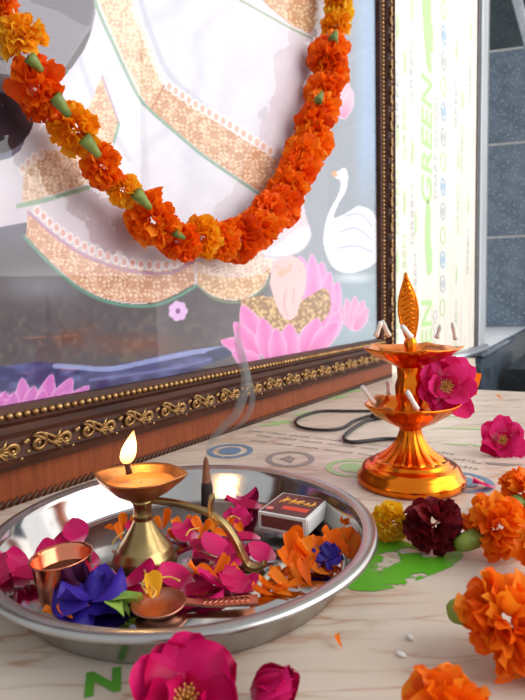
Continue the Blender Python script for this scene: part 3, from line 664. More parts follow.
while x < BS + 0.02:
    obj('scroll_ornament', scm, pic, Matrix.Translation((x, BZ - 0.0275, 0.0115)) @ tilt @ Matrix.Diagonal((1.12, 1.2, 1.1, 1))); x += PER * 1.1
y = BZ - 0.01
while y < BT + 0.01:
    obj('scroll_ornament', scm, pic, Matrix.Translation((BS + 0.0275, y, 0.0115)) @ Matrix.Rotation(PI / 2, 4, 'Z') @ tilt @ Matrix.Diagonal((1.12, 1.15, 1.1, 1))); y += PER * 1.1
# wooden plinth with rope moulding at its foot
pl = MB(); pl.box((FL, 0.0, -0.010), (FR_, 0.0345, 0.006)); obj('plinth', pl.mesh('plinth', M_WOOD, False), pic)
rp = MB(); x = FL
while x < FR_ - 0.006:
    rp.tube([(x, 0.0005, 0.0062), (x + 0.004, 0.0035, 0.0075), (x + 0.0085, 0.007, 0.0062)], [.0010, .0019, .0010], 5); x += 0.0066
tag(obj('rope_moulding', rp.mesh('rope_moulding', pmat('rope_wood', (56, 30, 16), (92, 54, 30), 0.5)), pic), 'carved rope moulding', kind='stuff')

# ------------------------------------------------------------------ flowers
def petal_grid(b, Mx, L, W, nu=3, nv=3, cup=0.0, curl=0.0, ruf=0.0, ph=0.0, prof=(0.35, 0.85, 1.0, 0.7), var=0.5, freq=3.0, notch=0.0):
    """petal along +Y from the origin, width X, normal +Z"""
    vs = []; cs = []
    for j in range(nv + 1):
        t = j / nv; w_ = np.interp(t, np.linspace(0, 1, len(prof)), prof) * W / 2
        for i in range(nu + 1):
            s_ = i / nu * 2 - 1
            yy = L * t - notch * L * (s_ * s_) * t
            zz = cup * W * (s_ * s_) * (0.3 + 0.7 * t) + curl * L * t * t + ruf * L * t * math.sin(freq * s_ + ph + 2.0 * t)
            vs.append(Mx @ Vector((w_ * s_, yy, zz))); cs.append((var, t, abs(s_), 1.0))
    fs = [(j*(nu+1)+i, j*(nu+1)+i+1, (j+1)*(nu+1)+i+1, (j+1)*(nu+1)+i) for j in range(nv) for i in range(nu)]
    b.add(vs, fs, cs)
def marigold_mesh(seed, mt, n_=96, spread=1.30, flat=0.85, wid=0.52):
    r = random.Random(seed); b = MB()
    for i in range(n_):
        t = (i + 0.5) / n_; th = math.acos(max(-1, 1 - t * spread)); ph = i * 2.39996 + r.uniform(-.3, .3)
        d = Vector((math.sin(th)*math.cos(ph), math.sin(th)*math.sin(ph), math.cos(th) * flat)).normalized()
        pole = Vector((r.uniform(-.35, .35), r.uniform(-.35, .35), 1)); wx = d.cross(pole)
        if wx.length < 0.05: wx = Vector((1, 0, 0))
        wx.normalize(); nz = wx.cross(d).normalized(); q = Quaternion(d, r.uniform(-0.7, 0.7)); wx = q @ wx; nz = q @ nz
        R = 0.94 + r.uniform(-.14, .14); L = R * 0.66; base = d * (R - L)
        Mx = Matrix(((wx.x, d.x, nz.x, base.x), (wx.y, d.y, nz.y, base.y), (wx.z, d.z, nz.z, base.z), (0, 0, 0, 1)))
        petal_grid(b, Mx, L, wid * r.uniform(.8, 1.2), 4, 3, cup=r.uniform(-.15, .3), curl=r.uniform(-.45, .15), ruf=0.17, ph=r.uniform(0, 6), prof=(.25, .7, 1.0, .86), var=r.uniform(0.05, 0.75), freq=3.6, notch=0.12)
    return b.mesh('marigold', mt)
MG = {}
for key, mt in (('o', M_ORANGE), ('d', M_ORANGE_D), ('y', M_YELLOW), ('l', M_LEMON), ('m', M_MAROON)):
    MG[key] = [marigold_mesh(10 + i + ord(key), mt) for i in range(2)]
cy = MB(); cy.lathe([(0.02, -1.3), (0.16, -1.25), (0.30, -1.0), (0.40, -0.6), (0.46, -0.25), (0.42, 0.0), (0.05, 0.02)], 10, rfun=lambda a, j, n_: 1 + 0.07 * math.cos(5 * a))
CALYX = cy.mesh('calyx', M_CALYX)
def flower(parent, p, R, d, key, calyx=True, k=[0], stretch=1.0, cs=1.0):
    k[0] += 1
    f = obj('marigold', MG[key][k[0] % 2], parent, dirmat(p, d, rnd.uniform(0, 6), (R, R, R * stretch)))
    if calyx: obj('calyx', CALYX, f, Matrix.Diagonal((cs, cs, cs, 1)))
    return f
gar = thing('marigold_garland', 'orange and yellow marigold garland hanging over the picture', 'garland', M_=Matrix.Translation(Vector(fpt(0.4, 0.3, 0.03))))
gi = gar.matrix_world.inverted() if False else Matrix.Translation(-Vector(fpt(0.4, 0.3, 0.03)))
def gp(u, v, off=0.03): return gi @ Vector(onframe(u, v, off))
GL = [  # u, v, radius px, colour, calyx, axis angle in the picture (deg; 0 = right, 90 = up), towards-viewer amount
 (10, 0, 21, 'o', 1, 150, .5), (23, 40, 27, 'y', 1, 105, .9), (40, 88, 33, 'd', 1, 215, .9), (76, 129, 29, 'y', 1, 240, .9), (104, 166, 25, 'o', 1, 215, .9),
 (124, 189, 20, 'y', 0, 250, .8), (154, 219, 31, 'o', 1, 230, 1.0), (181, 240, 21, 'd', 0, 250, .8), (203, 237, 21, 'y', 0, 200, 1.2), (222, 241, 19, 'o', 0, 260, 1.0),
 (240, 238, 24, 'd', 0, 270, 1.2), (257, 228, 21, 'o', 0, 300, .9), (268, 214, 21, 'd', 0, 320, .9), (281, 206, 21, 'd', 0, 330, 1.2), (289, 189, 21, 'o', 0, 200, 1.0), (297, 172, 20, 'd', 0, 330, 1.0),
 (303, 157, 21, 'o', 0, 180, 1.0), (312, 142, 20, 'o', 0, 340, 1.3), (313, 125, 19, 'd', 0, 200, .9), (321, 110, 19, 'o', 0, 350, 1.1), (324, 92, 19, 'd', 0, 170, 1.0), (329, 75, 19, 'o', 0, 0, 1.2), (326, 58, 19, 'd', 0, 180, 1.1), (333, 50, 16, 'o', 0, 10, 1.0),
 (336, 27, 15, 'y', 1, 100, .9), (338, 12, 15, 'l', 0, 30, 1.2), (336, 0, 15, 'y', 0, 60, 1.0), (339, -14, 16, 'd', 0, 60, 1.0)]
for (u, v, rp_, key, cal, ang, tv) in GL:
    P = onframe(u, v, 0.03); dist = float((P - CAM) @ FW); R = rp_ * dist / F_PX * (0.95 if u < 170 else 1.06); a = math.radians(ang)
    d = math.cos(a) * CR + math.sin(a) * CU - FW * tv
    flower(gar, gi @ Vector(P), R, d, key, False)
for (u0, v0, u1, v1, rp_) in ((29, 57, 42, 71, 6), (54, 96, 69, 116, 6.5), (84, 138, 99, 156, 6.5), (136, 193, 150, 208, 6), (174, 232, 184, 238, 4), (333, 41, 336, 32, 4.5), (318, 101, 322, 93, 4)):
    A, B = onframe(u0, v0, 0.050), onframe(u1, v1, 0.050); r_ = rp_ * float((A - CAM) @ FW) / F_PX
    s_ = MB(); s_.tube([gi @ Vector(A*(1-t) + B*t) for t in (0, .3, .6, 1)], [r_*1.15, r_*1.05, r_*.8, r_*.55], 8); obj('green_stem', s_.mesh('green_stem', M_CALYX_D), gar)
s_ = MB(); line_pts = [gp(u, v, 0.03) for (u, v, *_r) in GL]
line_pts = [gi @ Vector(fpt(0.02, 0.95, 0.02))] + line_pts + [gi @ Vector(fpt(0.68, 0.95, 0.02))]
s_.tube(line_pts, 0.0006, 6); obj('thread', s_.mesh('thread', M_STRING), gar)
th = MB(); th.tube([gp(u, v, 0.012) for u, v in ((326, 34), (322, 60), (314, 84), (308, 110), (302, 128), (294, 150), (286, 172), (276, 192))], 0.0022, 6); obj('thread_tail', th.mesh('thread_tail', M_STRING), gar)

# garland lying on the table
g2 = thing('marigold_garland', 'mixed maroon, yellow and orange marigold garland lying on the table', 'garland')
G2 = [(392, 522, 21, 'l', 200, .8, 1), (434, 524, 30, 'm', 120, .9, 1), (497, 526, 33, 'o', 110, .9, 0), (524, 494, 26, 'o', 60, .8, 0), (505, 622, 50, 'o', 60, 1.0, 0), (448, 716, 46, 'o', 120, .6, 0), (540, 560, 34, 'o', 20, .6, 0), (556, 640, 40, 'o', 20, .6, 0)]
pts2 = []
for (u, v, rp_, key, ang, tv, cal) in G2:
    P = at(u, v, 0.018)
    for _ in range(3):
        dist = float((P - CAM) @ FW); R = rp_ * dist / F_PX; P = at(u, v, R * 0.86)
    a = math.radians(ang); d = math.cos(a) * CR + math.sin(a) * CU * 1.2 - FW * tv
    flower(g2, Vector(P), R, d, key, False); pts2.append(P)
for (u0, v0, u1, v1, z0, r0) in ((456, 546, 480, 536, 0.011, .0058), (448, 612, 478, 610, 0.014, .0062), (508, 508, 520, 500, 0.014, .0055)):
    A, B = at(u0, v0, z0), at(u1, v1, z0 + 0.004); s_ = MB(); s_.tube([A*(1-t) + B*t for t in (0, .12, .4, .75, 1)], [r0*.55, r0*.85, r0*1.05, r0*1.1, r0*.9], 10); obj('calyx', s_.mesh('calyx', M_CALYX), g2)
s_ = MB(); s_.tube([pts2[0], pts2[1], pts2[2], pts2[3], pts2[6], pts2[7], pts2[4]], 0.0004, 5); obj('thread', s_.mesh('thread', M_STRING), g2)

# roses with each petal its own part
RPROF = (0.22, 0.62, 0.92, 1.0, 0.86, 0.46)
def rosepetal(seed, cup, curl, W=1.0, mt=None):
    r = random.Random(seed); b = MB(); petal_grid(b, Matrix.Identity(4), 1.0, W, 6, 6, cup, curl, 0.11, r.uniform(0, 6), RPROF, r.uniform(.2, .6), 3.2, 0.06); return b.mesh('petal', mt or M_PINK)
ROSED = [rosepetal(1, .28, .25, 1.0, M_PINK_D), rosepetal(2, .32, .35, .9, M_PINK_D), rosepetal(3, .22, .12, 1.1, M_PINK_D), rosepetal(4, .3, -.05, 1.0, M_PINK_D)]
ROSEP = [rosepetal(1, .28, .25), rosepetal(2, .32, .35, .9), rosepetal(3, .22, .12, 1.1), rosepetal(4, .3, -.05, 1.0)]
STAM = MB()
for i in range(26):
    a = i * 2.4; r_ = 0.03 + 0.20 * (i / 26) ** .6; STAM.tube([(0, 0, 0), (r_*math.cos(a)*.6, r_*math.sin(a)*.6, .16), (r_*math.cos(a), r_*math.sin(a), .27)], .012, 4); STAM.sphere((r_*math.cos(a), r_*math.sin(a), .28), .025, 5, 4)
STAM = STAM.mesh('stamens', M_STAMEN)
def rose(label, p, R, d, layers=((6, 1.0, 62), (5, .85, 38), (4, .6, 16)), stam=True, seed=0, group=None, roll=0.0, pet=None):
    r = random.Random(seed); t = thing('rose', label, 'rose', M_=dirmat(p, d, roll), group=group)
    for li, (n_, ln, open_) in enumerate(layers):
        for k in range(n_):
            a = 2*PI*k/n_ + li*0.5 + r.uniform(-.15, .15); op = math.radians(open_ + r.uniform(-8, 8))
            Mx = Matrix.Rotation(a, 4, 'Z') @ Matrix.Translation((0, 0.03 * R, 0)) @ Matrix.Rotation(PI/2 - op, 4, 'X') @ Matrix.Diagonal((R*ln*r.uniform(.9, 1.1), R*ln*r.uniform(.9, 1.08), R*ln, 1))
            obj('petal', (pet or ROSEP)[r.randrange(4)], t, Mx)
    if stam: obj('stamens', STAM, t, Matrix.Diagonal((R, R, R, 1)))
    return t
P = at(186, 702, 0.012); rose('large open magenta rose in the foreground before the tray', P, 0.024, (0.10, -0.62, 0.80), ((6, 1.0, 78), (5, .95, 60), (3, .6, 40)), True, 3, pet=ROSED)
P = at(252, 694, 0.004); rose('closed magenta rosebud on the table beside the large rose', P, 0.022, (0.55, -0.25, 0.35), ((4, .95, 20), (4, .85, 12), (3, .7, 6)), False, 5, pet=ROSED)
P = at(501, 441, 0.014); rose('magenta rose lying alone near the far table edge', P, 0.026, (-0.15, -0.9, 0.42), ((6, 1.0, 84), (5, .9, 66), (4, .55, 45)), True, 8)

# ------------------------------------------------------------------ two-tier lamp
LB = at(410.5, 482); LX, LY = LB[0], LB[1]; lam = thing('oil_lamp', 'tall orange-gold two-tier oil lamp with flame-shaped finial', 'lamp', (LX, LY, 0))
LD = float((LB - CAM) @ FW); k_ = LD / F_PX
def lz(v): return zat(LX, LY, v)
lb = MB(); lb.lathe([(0.0, 0.0005), (52*k_, 0.0005), (53*k_, 0.004), (52*k_, 0.008), (49*k_, 0.011), (48*k_, 0.014), (46*k_, 0.017), (42*k_, 0.019), (38*k_, 0.0195), (37*k_, 0.022), (33*k_, 0.0235), (0, 0.0235)], 64); obj('base', lb.mesh('base', M_LAMP), lam)
zt = lz(428); zb_ = 0.0225; zmid = lambda t: zb_ + (zt - zb_) * t
stp = [(33, 0), (32, .04), (28, .12), (24, .22), (20, .34), (16.5, .48), (13.5, .64), (11.5, .8), (10.5, .92), (10.5, 1.0)]
sm_ = MB(); sm_.lathe([(r * k_, zmid(t)) for r, t in stp], 80, rfun=lambda a, j, n_: 1 + 0.055 * (1 - j / n_ * .5) * math.cos(16 * a)); obj('stem', sm_.mesh('stem', M_LAMP), lam)
def spout(a, a0): 
    d = (a - a0) % (2*PI/5); d = min(d, 2*PI/5 - d); return max(0, 1 - d / 0.42)
def tray_mesh(Rm, z0, z1, r0, a0):
    b = MB(); pr = [(r0, z0), (r0*1.25, z0 + .1*(z1-z0)), (Rm*.5, z0 + .30*(z1-z0)), (Rm*.74, z0 + .62*(z1-z0)), (Rm*.93, z0 + .93*(z1-z0)), (Rm*.95, z1), (Rm*.90, z1), (Rm*.70, z0 + .72*(z1-z0)), (Rm*.4, z0 + .48*(z1-z0)), (0.001, z0 + .42*(z1-z0))]
    b.lathe(pr, 100, rfun=lambda a, j, n_: 1 + (0.11 * spout(a, a0) ** 1.3 if 2 < j < 8 else 0) + (0.012*math.cos(20*a) if 1 < j < 5 else 0), zfun=lambda a, j, r: 0.0018 * spout(a, a0) ** 2 if 3 < j < 7 else 0)
    return b.mesh('wick_tray', M_LAMP)
A0 = math.radians(-96)
obj('wick_tray', tray_mesh(46*k_, lz(429), lz(403), 10*k_, A0), lam)
zc0, zc1 = lz(417), lz(364)
cb = MB(); cb.lathe([(15*k_, zc0), (16*k_, zc0 + .12*(zc1-zc0)), (12*k_, zc0 + .22*(zc1-zc0)), (14.5*k_, zc0 + .42*(zc1-zc0)), (15*k_, zc0 + .6*(zc1-zc0)), (12.5*k_, zc0 + .75*(zc1-zc0)), (13*k_, zc0 + .9*(zc1-zc0)), (14*k_, zc1)], 40); obj('column', cb.mesh('column', M_LAMP), lam)
obj('wick_tray', tray_mesh(47*k_, lz(367), lz(347.5), 13*k_, A0 + 0.1), lam)
zf0, zf1 = lz(343), lz(272.5)
fk = MB(); fk.lathe([(6*k_, lz(360)), (5*k_, lz(352)), (6.5*k_, zf0), (5*k_, zf0 + 0.004), (3*k_, zf0 + 0.006)], 20); obj('finial_knob', fk.mesh('finial_knob', M_LAMP), lam)
fm = MB(); nv = 14; out = []
for i in range(nv + 1):
    t = i / nv; w_ = 9.2 * k_ * math.sin(PI * min(1, t * 0.86 + 0.10)) ** 0.85 * (1 - t ** 5); out.append((w_, (zf1 - zf0 - 0.004) * t))
for side_, th_ in ((1, .0022), (-1, -.0022)):
    vs = []
    for i, (w_, z) in enumerate(out):
        for j in range(5):
            s_ = j / 2 - 1; vs.append((s_ * w_, th_ * (1 - s_ * s_ * .8) * (1 + .35*math.sin(i*2.1 + j*2.6)), z))
    fs = [(i*5+j, i*5+j+1, (i+1)*5+j+1, (i+1)*5+j) for i in range(nv) for j in range(4)]
    if side_ > 0: fs = [f[::-1] for f in fs]
    fm.add(vs, fs)
for sg in (1, -1): fm.tube([(sg * w_, 0, z) for w_, z in out], .0011, 6)
for i in range(1, nv - 1): fm.tube([(-out[i][0]*.8*((i % 2)*2-1), -.0028, out[i][1]), (0, -.0036, out[i][1] + .003), (out[i][0]*.5*((i % 2)*2-1), -.003, out[i][1] + .001)], .0007, 5)
obj('flame_finial', fm.mesh('flame_finial', M_LAMP), lam, Matrix.Translation((0, 0, zf0 + 0.004)) @ Matrix.Rotation(math.radians(-8), 4, 'Z') @ Matrix.Rotation(math.radians(-4), 4, 'Y'))
# cotton wicks: pixel of outer end, pixel of inner end, depth shift
WK = [(402, 326, 411, 337, -.040, 'front spout of the upper tray'), (381, 322, 376, 336, -.012, 'left spout of the upper tray'), (382, 321, 389, 336, .006, 'left rim of the upper tray, leaning inward'), (441, 325, 437, 338, .032, 'rear right of the upper tray'), (453, 323, 456, 339, .004, 'right spout of the upper tray'),
      (362, 386, 374, 403, -.006, 'left spout of the lower tray'), (388, 381, 389, 394, .030, 'rear left of the lower tray'), (407, 391, 417, 409, -.040, 'front spout of the lower tray'), (455, 400, 446, 406, -.012, 'right spout of the lower tray beside the rose')]
for (u0, v0, u1, v1, dd, txt) in WK:
    A = atd(u0, v0, LD + dd - .004); B = atd(u1, v1, LD + dd + .002); Cn = (A + B) / 2
    s_ = MB(); s_.tube([(A - B) * t + B - Cn for t in (0, .25, .5, .75, 1)], [.0028, .0024, .0021, .0025, .0021], 8)
    tag(obj('cotton_wick', s_.mesh('cotton_wick', M_COTTON), None, Matrix.Translation(Vector(Cn))), 'white cotton wick on the ' + txt, 'wick', 'cotton wicks on the two-tier lamp')
P = atd(444, 387, LD - .010); rose('magenta rose tucked into the lower tier of the gold lamp', P, 0.030, (0.05, -1.0, 0.25), ((7, 1.0, 86), (6, .9, 70), (4, .55, 50)), True, 12)

# ------------------------------------------------------------------ steel tray
TX, TY = -0.0545, 0.3505; TR, TH = 0.1250, 0.028
tray = thing('steel_tray', 'round stainless steel tray holding the lit lamp and petals', 'tray', (TX, TY, 0))
pr = [(0.0, 0.0005), (0.103, 0.0005), (0.1055, 0.0015), (0.1060, 0.003), (0.1110, 0.013), (0.1158, TH - .006), (0.1165, TH - .005), (0.1200, TH - .0035), (0.1245, TH - .0042), (0.1264, TH - .0025), (0.1260, TH - .0006), (0.1238, TH + .0006), (0.1200, TH + .0002), (0.1170, TH - .0012), (0.1156, TH - .003), (0.1150, TH - .0044), (0.1106, 0.0140), (0.1064, 0.0046), (0.1056, 0.0034), (0.1025, 0.0020), (0.098, 0.0019), (0.0975, 0.0025), (0.0, 0.0025)]
M_STEEL_B = pmat('brushed_steel', (168, 166, 164), (186, 184, 181), 0.30, 1.0, scale=40)
i_out = next(i for i, q in enumerate(pr) if q[1] >= TH - .0045 and q[0] > .1195); i_in = next(i for i, q in enumerate(pr) if i > i_out and q[0] < .1171)
tm = MB(); tm.lathe(pr[i_in:], 128); obj('tray_inside', tm.mesh('tray_inside', M_STEEL), tray)
tm = MB(); tm.lathe(pr[i_out:i_in + 1], 128); obj('rim', tm.mesh('rim', M_STEEL_B), tray)
tm = MB(); tm.lathe(pr[:i_out + 1], 128); obj('tray_outside', tm.mesh('tray_outside', M_STEEL_B), tray)
FZ = 0.0027                              # floor of the tray

# ------------------------------------------------------------------ brass lamp with handle
DB = at(145, 559, FZ); DX, DY = DB[0], DB[1]; DD = float((DB - CAM) @ FW); kd = DD / F_PX
diya = thing('brass_lamp', 'small brass hand lamp burning in the steel tray', 'lamp', (DX, DY, FZ))
def dz_(v): return zat(DX, DY, v) - FZ
b = MB(); b.lathe([(0, .0003), (31*kd, .0003), (32*kd, .002), (30*kd, .005), (27*kd, .0085), (26.5*kd, .0095), (25*kd, .0105), (19*kd, .016), (13*kd, .0225), (9.5*kd, .0275), (9*kd, .029), (10*kd, .030), (9.2*kd, .0315), (8.6*kd, .036), (9.5*kd, dz_(503)), (12*kd, dz_(499)), (0, dz_(498))], 48); obj('base', b.mesh('base', M_BRASS), diya)
zr, zb2 = dz_(475), dz_(501)
def leafr(a): # leaf-shaped rim: pointed at left (pi), blunt lip at right (0)
    pt = max(0, 1 - abs(((a - PI + PI) % (2*PI)) - PI) / 0.62); lp_ = max(0, 1 - min(a % (2*PI), 2*PI - a % (2*PI)) / 0.5)
    return 0.93 + 0.20 * pt ** 1.5 + 0.16 * lp_ ** 1.2
bw = MB(); Rb = 42 * kd
prb = [(8*kd, zb2), (.30*Rb, zb2 + .10*(zr-zb2)), (.62*Rb, zb2 + .38*(zr-zb2)), (.88*Rb, zb2 + .75*(zr-zb2)), (1.0*Rb, zr - .0006), (1.01*Rb, zr + .0006), (.98*Rb, zr + .0008), (.94*Rb, zr - .0006), (.80*Rb, zb2 + .72*(zr-zb2)), (.55*Rb, zb2 + .44*(zr-zb2)), (.001, zb2 + .28*(zr-zb2))]
bw.lathe(prb, 72, rfun=lambda a, j, n_: 1 + (leafr(a) - 1) * (1 if 2 < j < 8 else (.5 if 1 < j < 9 else 0)), zfun=lambda a, j, r: .0022 * max(0, math.cos(a + PI)) ** 4 if 3 < j < 8 else 0)
obj('bowl', bw.mesh('bowl', M_BRASS_D), diya)
ol = MB(); ol.lathe([(0.001, zr - .0050), (.82*Rb, zr - .0050)], 48, rfun=lambda a, j, n_: 1 + (leafr(a) - 1) * .8); obj('oil', ol.mesh('oil', M_OIL), diya)
foot = at(253, 566, FZ + .002) - np.array([DX, DY, FZ]); fxy = foot[:2]; fl_ = np.linalg.norm(fxy); hd = fxy / fl_
def hp(t, z): return (hd[0]*t, hd[1]*t, z)
def hz(u, v):                            # (distance along handle, height) for a pixel, in the handle's vertical plane
    nrm = np.array([-hd[1], hd[0], 0]); p0 = np.array([DX, DY, 0]); d = ray(u, v); q = CAM + d * (np.dot(p0 - CAM, nrm) / np.dot(d, nrm)); return float(np.dot(q[:2] - p0[:2], hd)), float(q[2] - FZ)
hpath = [hz(u, v) for u, v in ((152, 500), (175, 503), (198, 509), (213, 515), (226, 526), (236, 541), (243, 556), (249, 565), (258, 568), (266, 563))]
hs = spline([hp(t, max(z, .0016)) for t, z in hpath], 5)
ws = np.interp(np.linspace(0, 1, len(hs)), [0, .3, .45, .7, .85, 1], [.0026, .0026, .0036, .0042, .0046, .0026])
hb = MB(); hb.sweep(hs, [[(-w_, -.0018), (w_, -.0018), (w_, .0016), (0, .0024), (-w_, .0016)] for w_ in ws], up=(-hd[0]*.3, -hd[1]*.3, 1)); o = obj('handle', hb.mesh('handle', M_BRASS, False), diya); bev(o, .0006, 2)
t0, z0_ = hz(212, 516); t1, z1_ = hz(212, 494)
tb_ = MB(); tb_.sweep([hp(t0, z0_ - .001), hp(t0 - .0005, (z0_ + z1_)/2), hp(t1, z1_ - .002), hp(t1, z1_)], [[(-w_, -.0013), (w_, -.0013), (w_, .0013), (-w_, .0013)] for w_ in (.0034, .0034, .0032, .0018)], up=(hd[0], hd[1], 0.2)); bev(obj('thumb_rest', tb_.mesh('thumb_rest', M_BRASS, False), diya), .0006, 2)
# wick and flame
wk = atd(129, 465, DD - .004); wt = thing('burning_wick', 'charred wick with a yellow flame in the brass lamp', 'wick', tuple(wk))
s_ = MB(); s_.tube([(.0, .0, -.006), (-.0008, 0, -.002), (-.0015, 0, .002), (-.0018, 0, .0055)], [.0022, .002, .0018, .001], 8); obj('wick', s_.mesh('wick', pmat('charred_wick', (30, 16, 10), (70, 36, 20), 0.9)), wt)
fb = MB(); nv, nu_ = 18, 16; Hf = 34 * kd; vs = []; cs = []
for i in range(nv + 1):
    t = i / nv; r_ = 7.8 * kd * (math.sin(PI * t ** .62) ** .9 if 0 < t < 1 else 0) + 1e-5; cx = 8.5 * kd * t ** 1.3 - .001
    for j in range(nu_): a = 2*PI*j/nu_; vs.append((cx + r_*math.cos(a), r_*math.sin(a), Hf*t)); cs.append((t, t, t, 1))
fb.add(vs, [(i*nu_+j, i*nu_+(j+1) % nu_, (i+1)*nu_+(j+1) % nu_, (i+1)*nu_+j) for i in range(nv) for j in range(nu_)], cs)
obj('flame', fb.mesh('flame', M_FLAME), wt, Matrix.Translation((-.0005, 0, .0005)))
pl_ = bpy.data.lights.new('flame_light', 'POINT'); pl_.energy = 0.2; pl_.color = (1.0, .55, .2); pl_.shadow_soft_size = .006
po = bpy.data.objects.new('flame_light', pl_); COL.objects.link(po); po.parent = wt; po.location = (.002, 0, Hf * .55)

# ------------------------------------------------------------------ matchbox
MBX = thing('matchbox', 'small matchbox with maroon printed label lying in the tray', 'matchbox')
zt_ = 0.0195; A = at(253.7, 511, zt_); B = at(300, 517, zt_); Cc = at(337, 498.6, zt_)
Dd = at(283, 495, zt_); ctr_ = (A + B + Cc + Dd) / 4; lx, ly = 0.039, 0.043; aa = math.radians(-28.0); ex = np.array([math.cos(aa), math.sin(aa), 0]); ey = np.array([-math.sin(aa), math.cos(aa), 0]); A = ctr_ - ex * lx / 2 - ey * ly / 2; hz0 = 0.0065; hh = zt_ - hz0
MM = Matrix(((ex[0], ey[0], 0, A[0]), (ex[1], ey[1], 0, A[1]), (0, 0, 1, hz0), (0, 0, 0, 1))); MBX.matrix_world = MM
M_CARD = pmat('white_card', (206, 204, 200), (226, 224, 220), 0.7); M_STRIKE = pmat('striker_brown', (92, 42, 38), (120, 60, 52), 0.9, scale=400, bump=.3); M_LABEL = pmat('label_maroon', (66, 14, 12), (92, 22, 18), 0.4)
m_ = MB(); m_.box((0, 0, 0), (lx, ly, hh)); bev(obj('sleeve', m_.mesh('sleeve', M_CARD, False), MBX), .0007, 2)
m_ = MB(); m_.box((.003, -.0003, .0022), (lx - .003, .0, hh - .0022)); obj('striker_strip', m_.mesh('striker', M_STRIKE, False), MBX)
m_ = MB(); m_.box((lx, .0012, .0012), (lx + .0008, ly - .0012, hh - .0012)); bev(obj('inner_drawer', m_.mesh('drawer', pmat('drawer_card', (214, 216, 214), (232, 232, 230), .7), False), MBX), .0004, 1)
m_ = MB(); m_.box((.0016, .0018, hh), (lx - .0016, ly - .0018, hh + .0002)); lab = obj('label_print', m_.mesh('label', M_LABEL, False), MBX)
def prm(n_, c): return printmat(n_, c)
gw_ = MB()                               # blurred gold script on the label, unreadable in the photograph
for x6, y6, l6, k6 in ((.17, .50, .30, .10), (.27, .56, .16, -.05), (.38, .52, .24, .06), (.49, .54, .15, .04), (.58, .53, .20, -.04), (.69, .54, .15, .05), (.79, .52, .24, .08)):
    gw_.tube([(lx*x6, ly*y6, hh + .0002), (lx*(x6 + k6), ly*(y6 + l6*.5), hh + .0002), (lx*(x6 + .05), ly*(y6 + l6), hh + .0002)], [.0005, .0011, .0006], 6)
gw_.tube([(lx*.14, ly*.60, hh + .0002), (lx*.40, ly*.66, hh + .0002), (lx*.86, ly*.58, hh + .0002)], [.0004, .0007, .0004], 6)
obj('script_mark', gw_.mesh('script_mark', prm('label_gold', (226, 160, 60))), lab)
m_ = MB(); m_.box((lx*.36, ly*.24, hh + .0002), (lx*.88, ly*.40, hh + .0004)); obj('red_band', m_.mesh('band', prm('label_red', (214, 60, 28)), False), lab)
o = obj('emblem', disc(lx*.08, ly*.07, prm('label_pink', (226, 120, 110)), 16), lab, Matrix.Translation((lx*.15, ly*.20, hh + .0004)))

# ------------------------------------------------------------------ copper cup, spoon, incense
CB = at(66, 597, FZ); kc = float((CB - CAM) @ FW) / F_PX
cup = thing('copper_cup', 'small shiny copper cup at the left of the tray', 'cup', (CB[0], CB[1], FZ)); CH = zat(CB[0], CB[1], 555) - FZ
c_ = MB(); c_.lathe([(0, .0004), (23.5*kc, .0004), (24.5*kc, .0015), (28.6*kc, CH*.93), (30*kc, CH - .0006), (30.3*kc, CH), (29.3*kc, CH + .0002), (27.5*kc, CH*.92), (23.2*kc, .003), (0, .003)], 56); obj('cup_body', c_.mesh('cup_body', M_COPPER), cup, Matrix.Rotation(math.radians(-3), 4, 'Y'))
wtr, nt, bb = newmat('water_dark'); bb.inputs['Base Color'].default_value = lin((70, 26, 16)); bb.inputs['Roughness'].default_value = .05
c_ = MB(); c_.lathe([(.0005, CH*.62), (25.4*kc, CH*.62)], 40); obj('water', c_.mesh('water', wtr), cup, Matrix.Rotation(math.radians(-3), 4, 'Y'))
SB = at(159, 609, .006); sp = thing('copper_spoon', 'flat copper ritual spoon at the front of the tray', 'spoon', (SB[0], SB[1], .0045))
b_ = MB(); b_.lathe([(.0005, 0), (.006, .0003), (.0115, .0022), (.0150, .0052), (.0155, .0058), (.0148, .0060), (.0110, .0030), (.006, .0012), (.0005, .0010)], 40); obj('bowl', b_.mesh('spoon_bowl', M_COPPER_D), sp)
E_ = at(258, 604, .006) - SB; L_ = np.linalg.norm(E_[:2]); hd2 = E_[:2] / L_
path = [(hd2[0]*t, hd2[1]*t, z) for t, z in ((.0145, .0052), (.02, .0042), (.03, .0034), (.04, .0036), (L_, .004))]
b_ = MB(); b_.sweep(spline(path, 5), [[(-w_, -.0007), (w_, -.0007), (w_, .0007), (-w_, .0007)] for w_ in np.interp(np.linspace(0, 1, 21), [0, .2, .6, 1], [.0028, .0024, .004, .0046])]); hs_ = obj('handle', b_.mesh('spoon_handle', M_COPPER_D, False), sp)
b_ = MB()
for i in range(9):
    t = .024 + i * (L_ - .028) / 9; b_.tube([(hd2[0]*t - hd2[1]*.003, hd2[1]*t + hd2[0]*.003, .0047), (hd2[0]*(t+.003), hd2[1]*(t+.003), .0049), (hd2[0]*t + hd2[1]*.003, hd2[1]*t - hd2[0]*.003, .0047)], .0004, 5)
obj('embossing', b_.mesh('embossing', M_COPPER_D), hs_)
IB = at(208, 521, FZ); kI = float((IB - CAM) @ FW) / F_PX; IH = zat(IB[0], IB[1], 457) - FZ
inc = thing('incense_cone', 'thin dark incense cone standing upright in the tray', 'incense', (IB[0], IB[1], FZ))
b_ = MB(); b_.lathe([(0, .0002), (6.5*kI, .0002), (6.8*kI, .002), (5.6*kI, IH*.55), (4.6*kI, IH*.62), (0, IH*.62)], 20); obj('cone_body', b_.mesh('cone_body', pmat('dark_incense', (32, 22, 20), (54, 36, 32), .9, bump=.3)), inc)
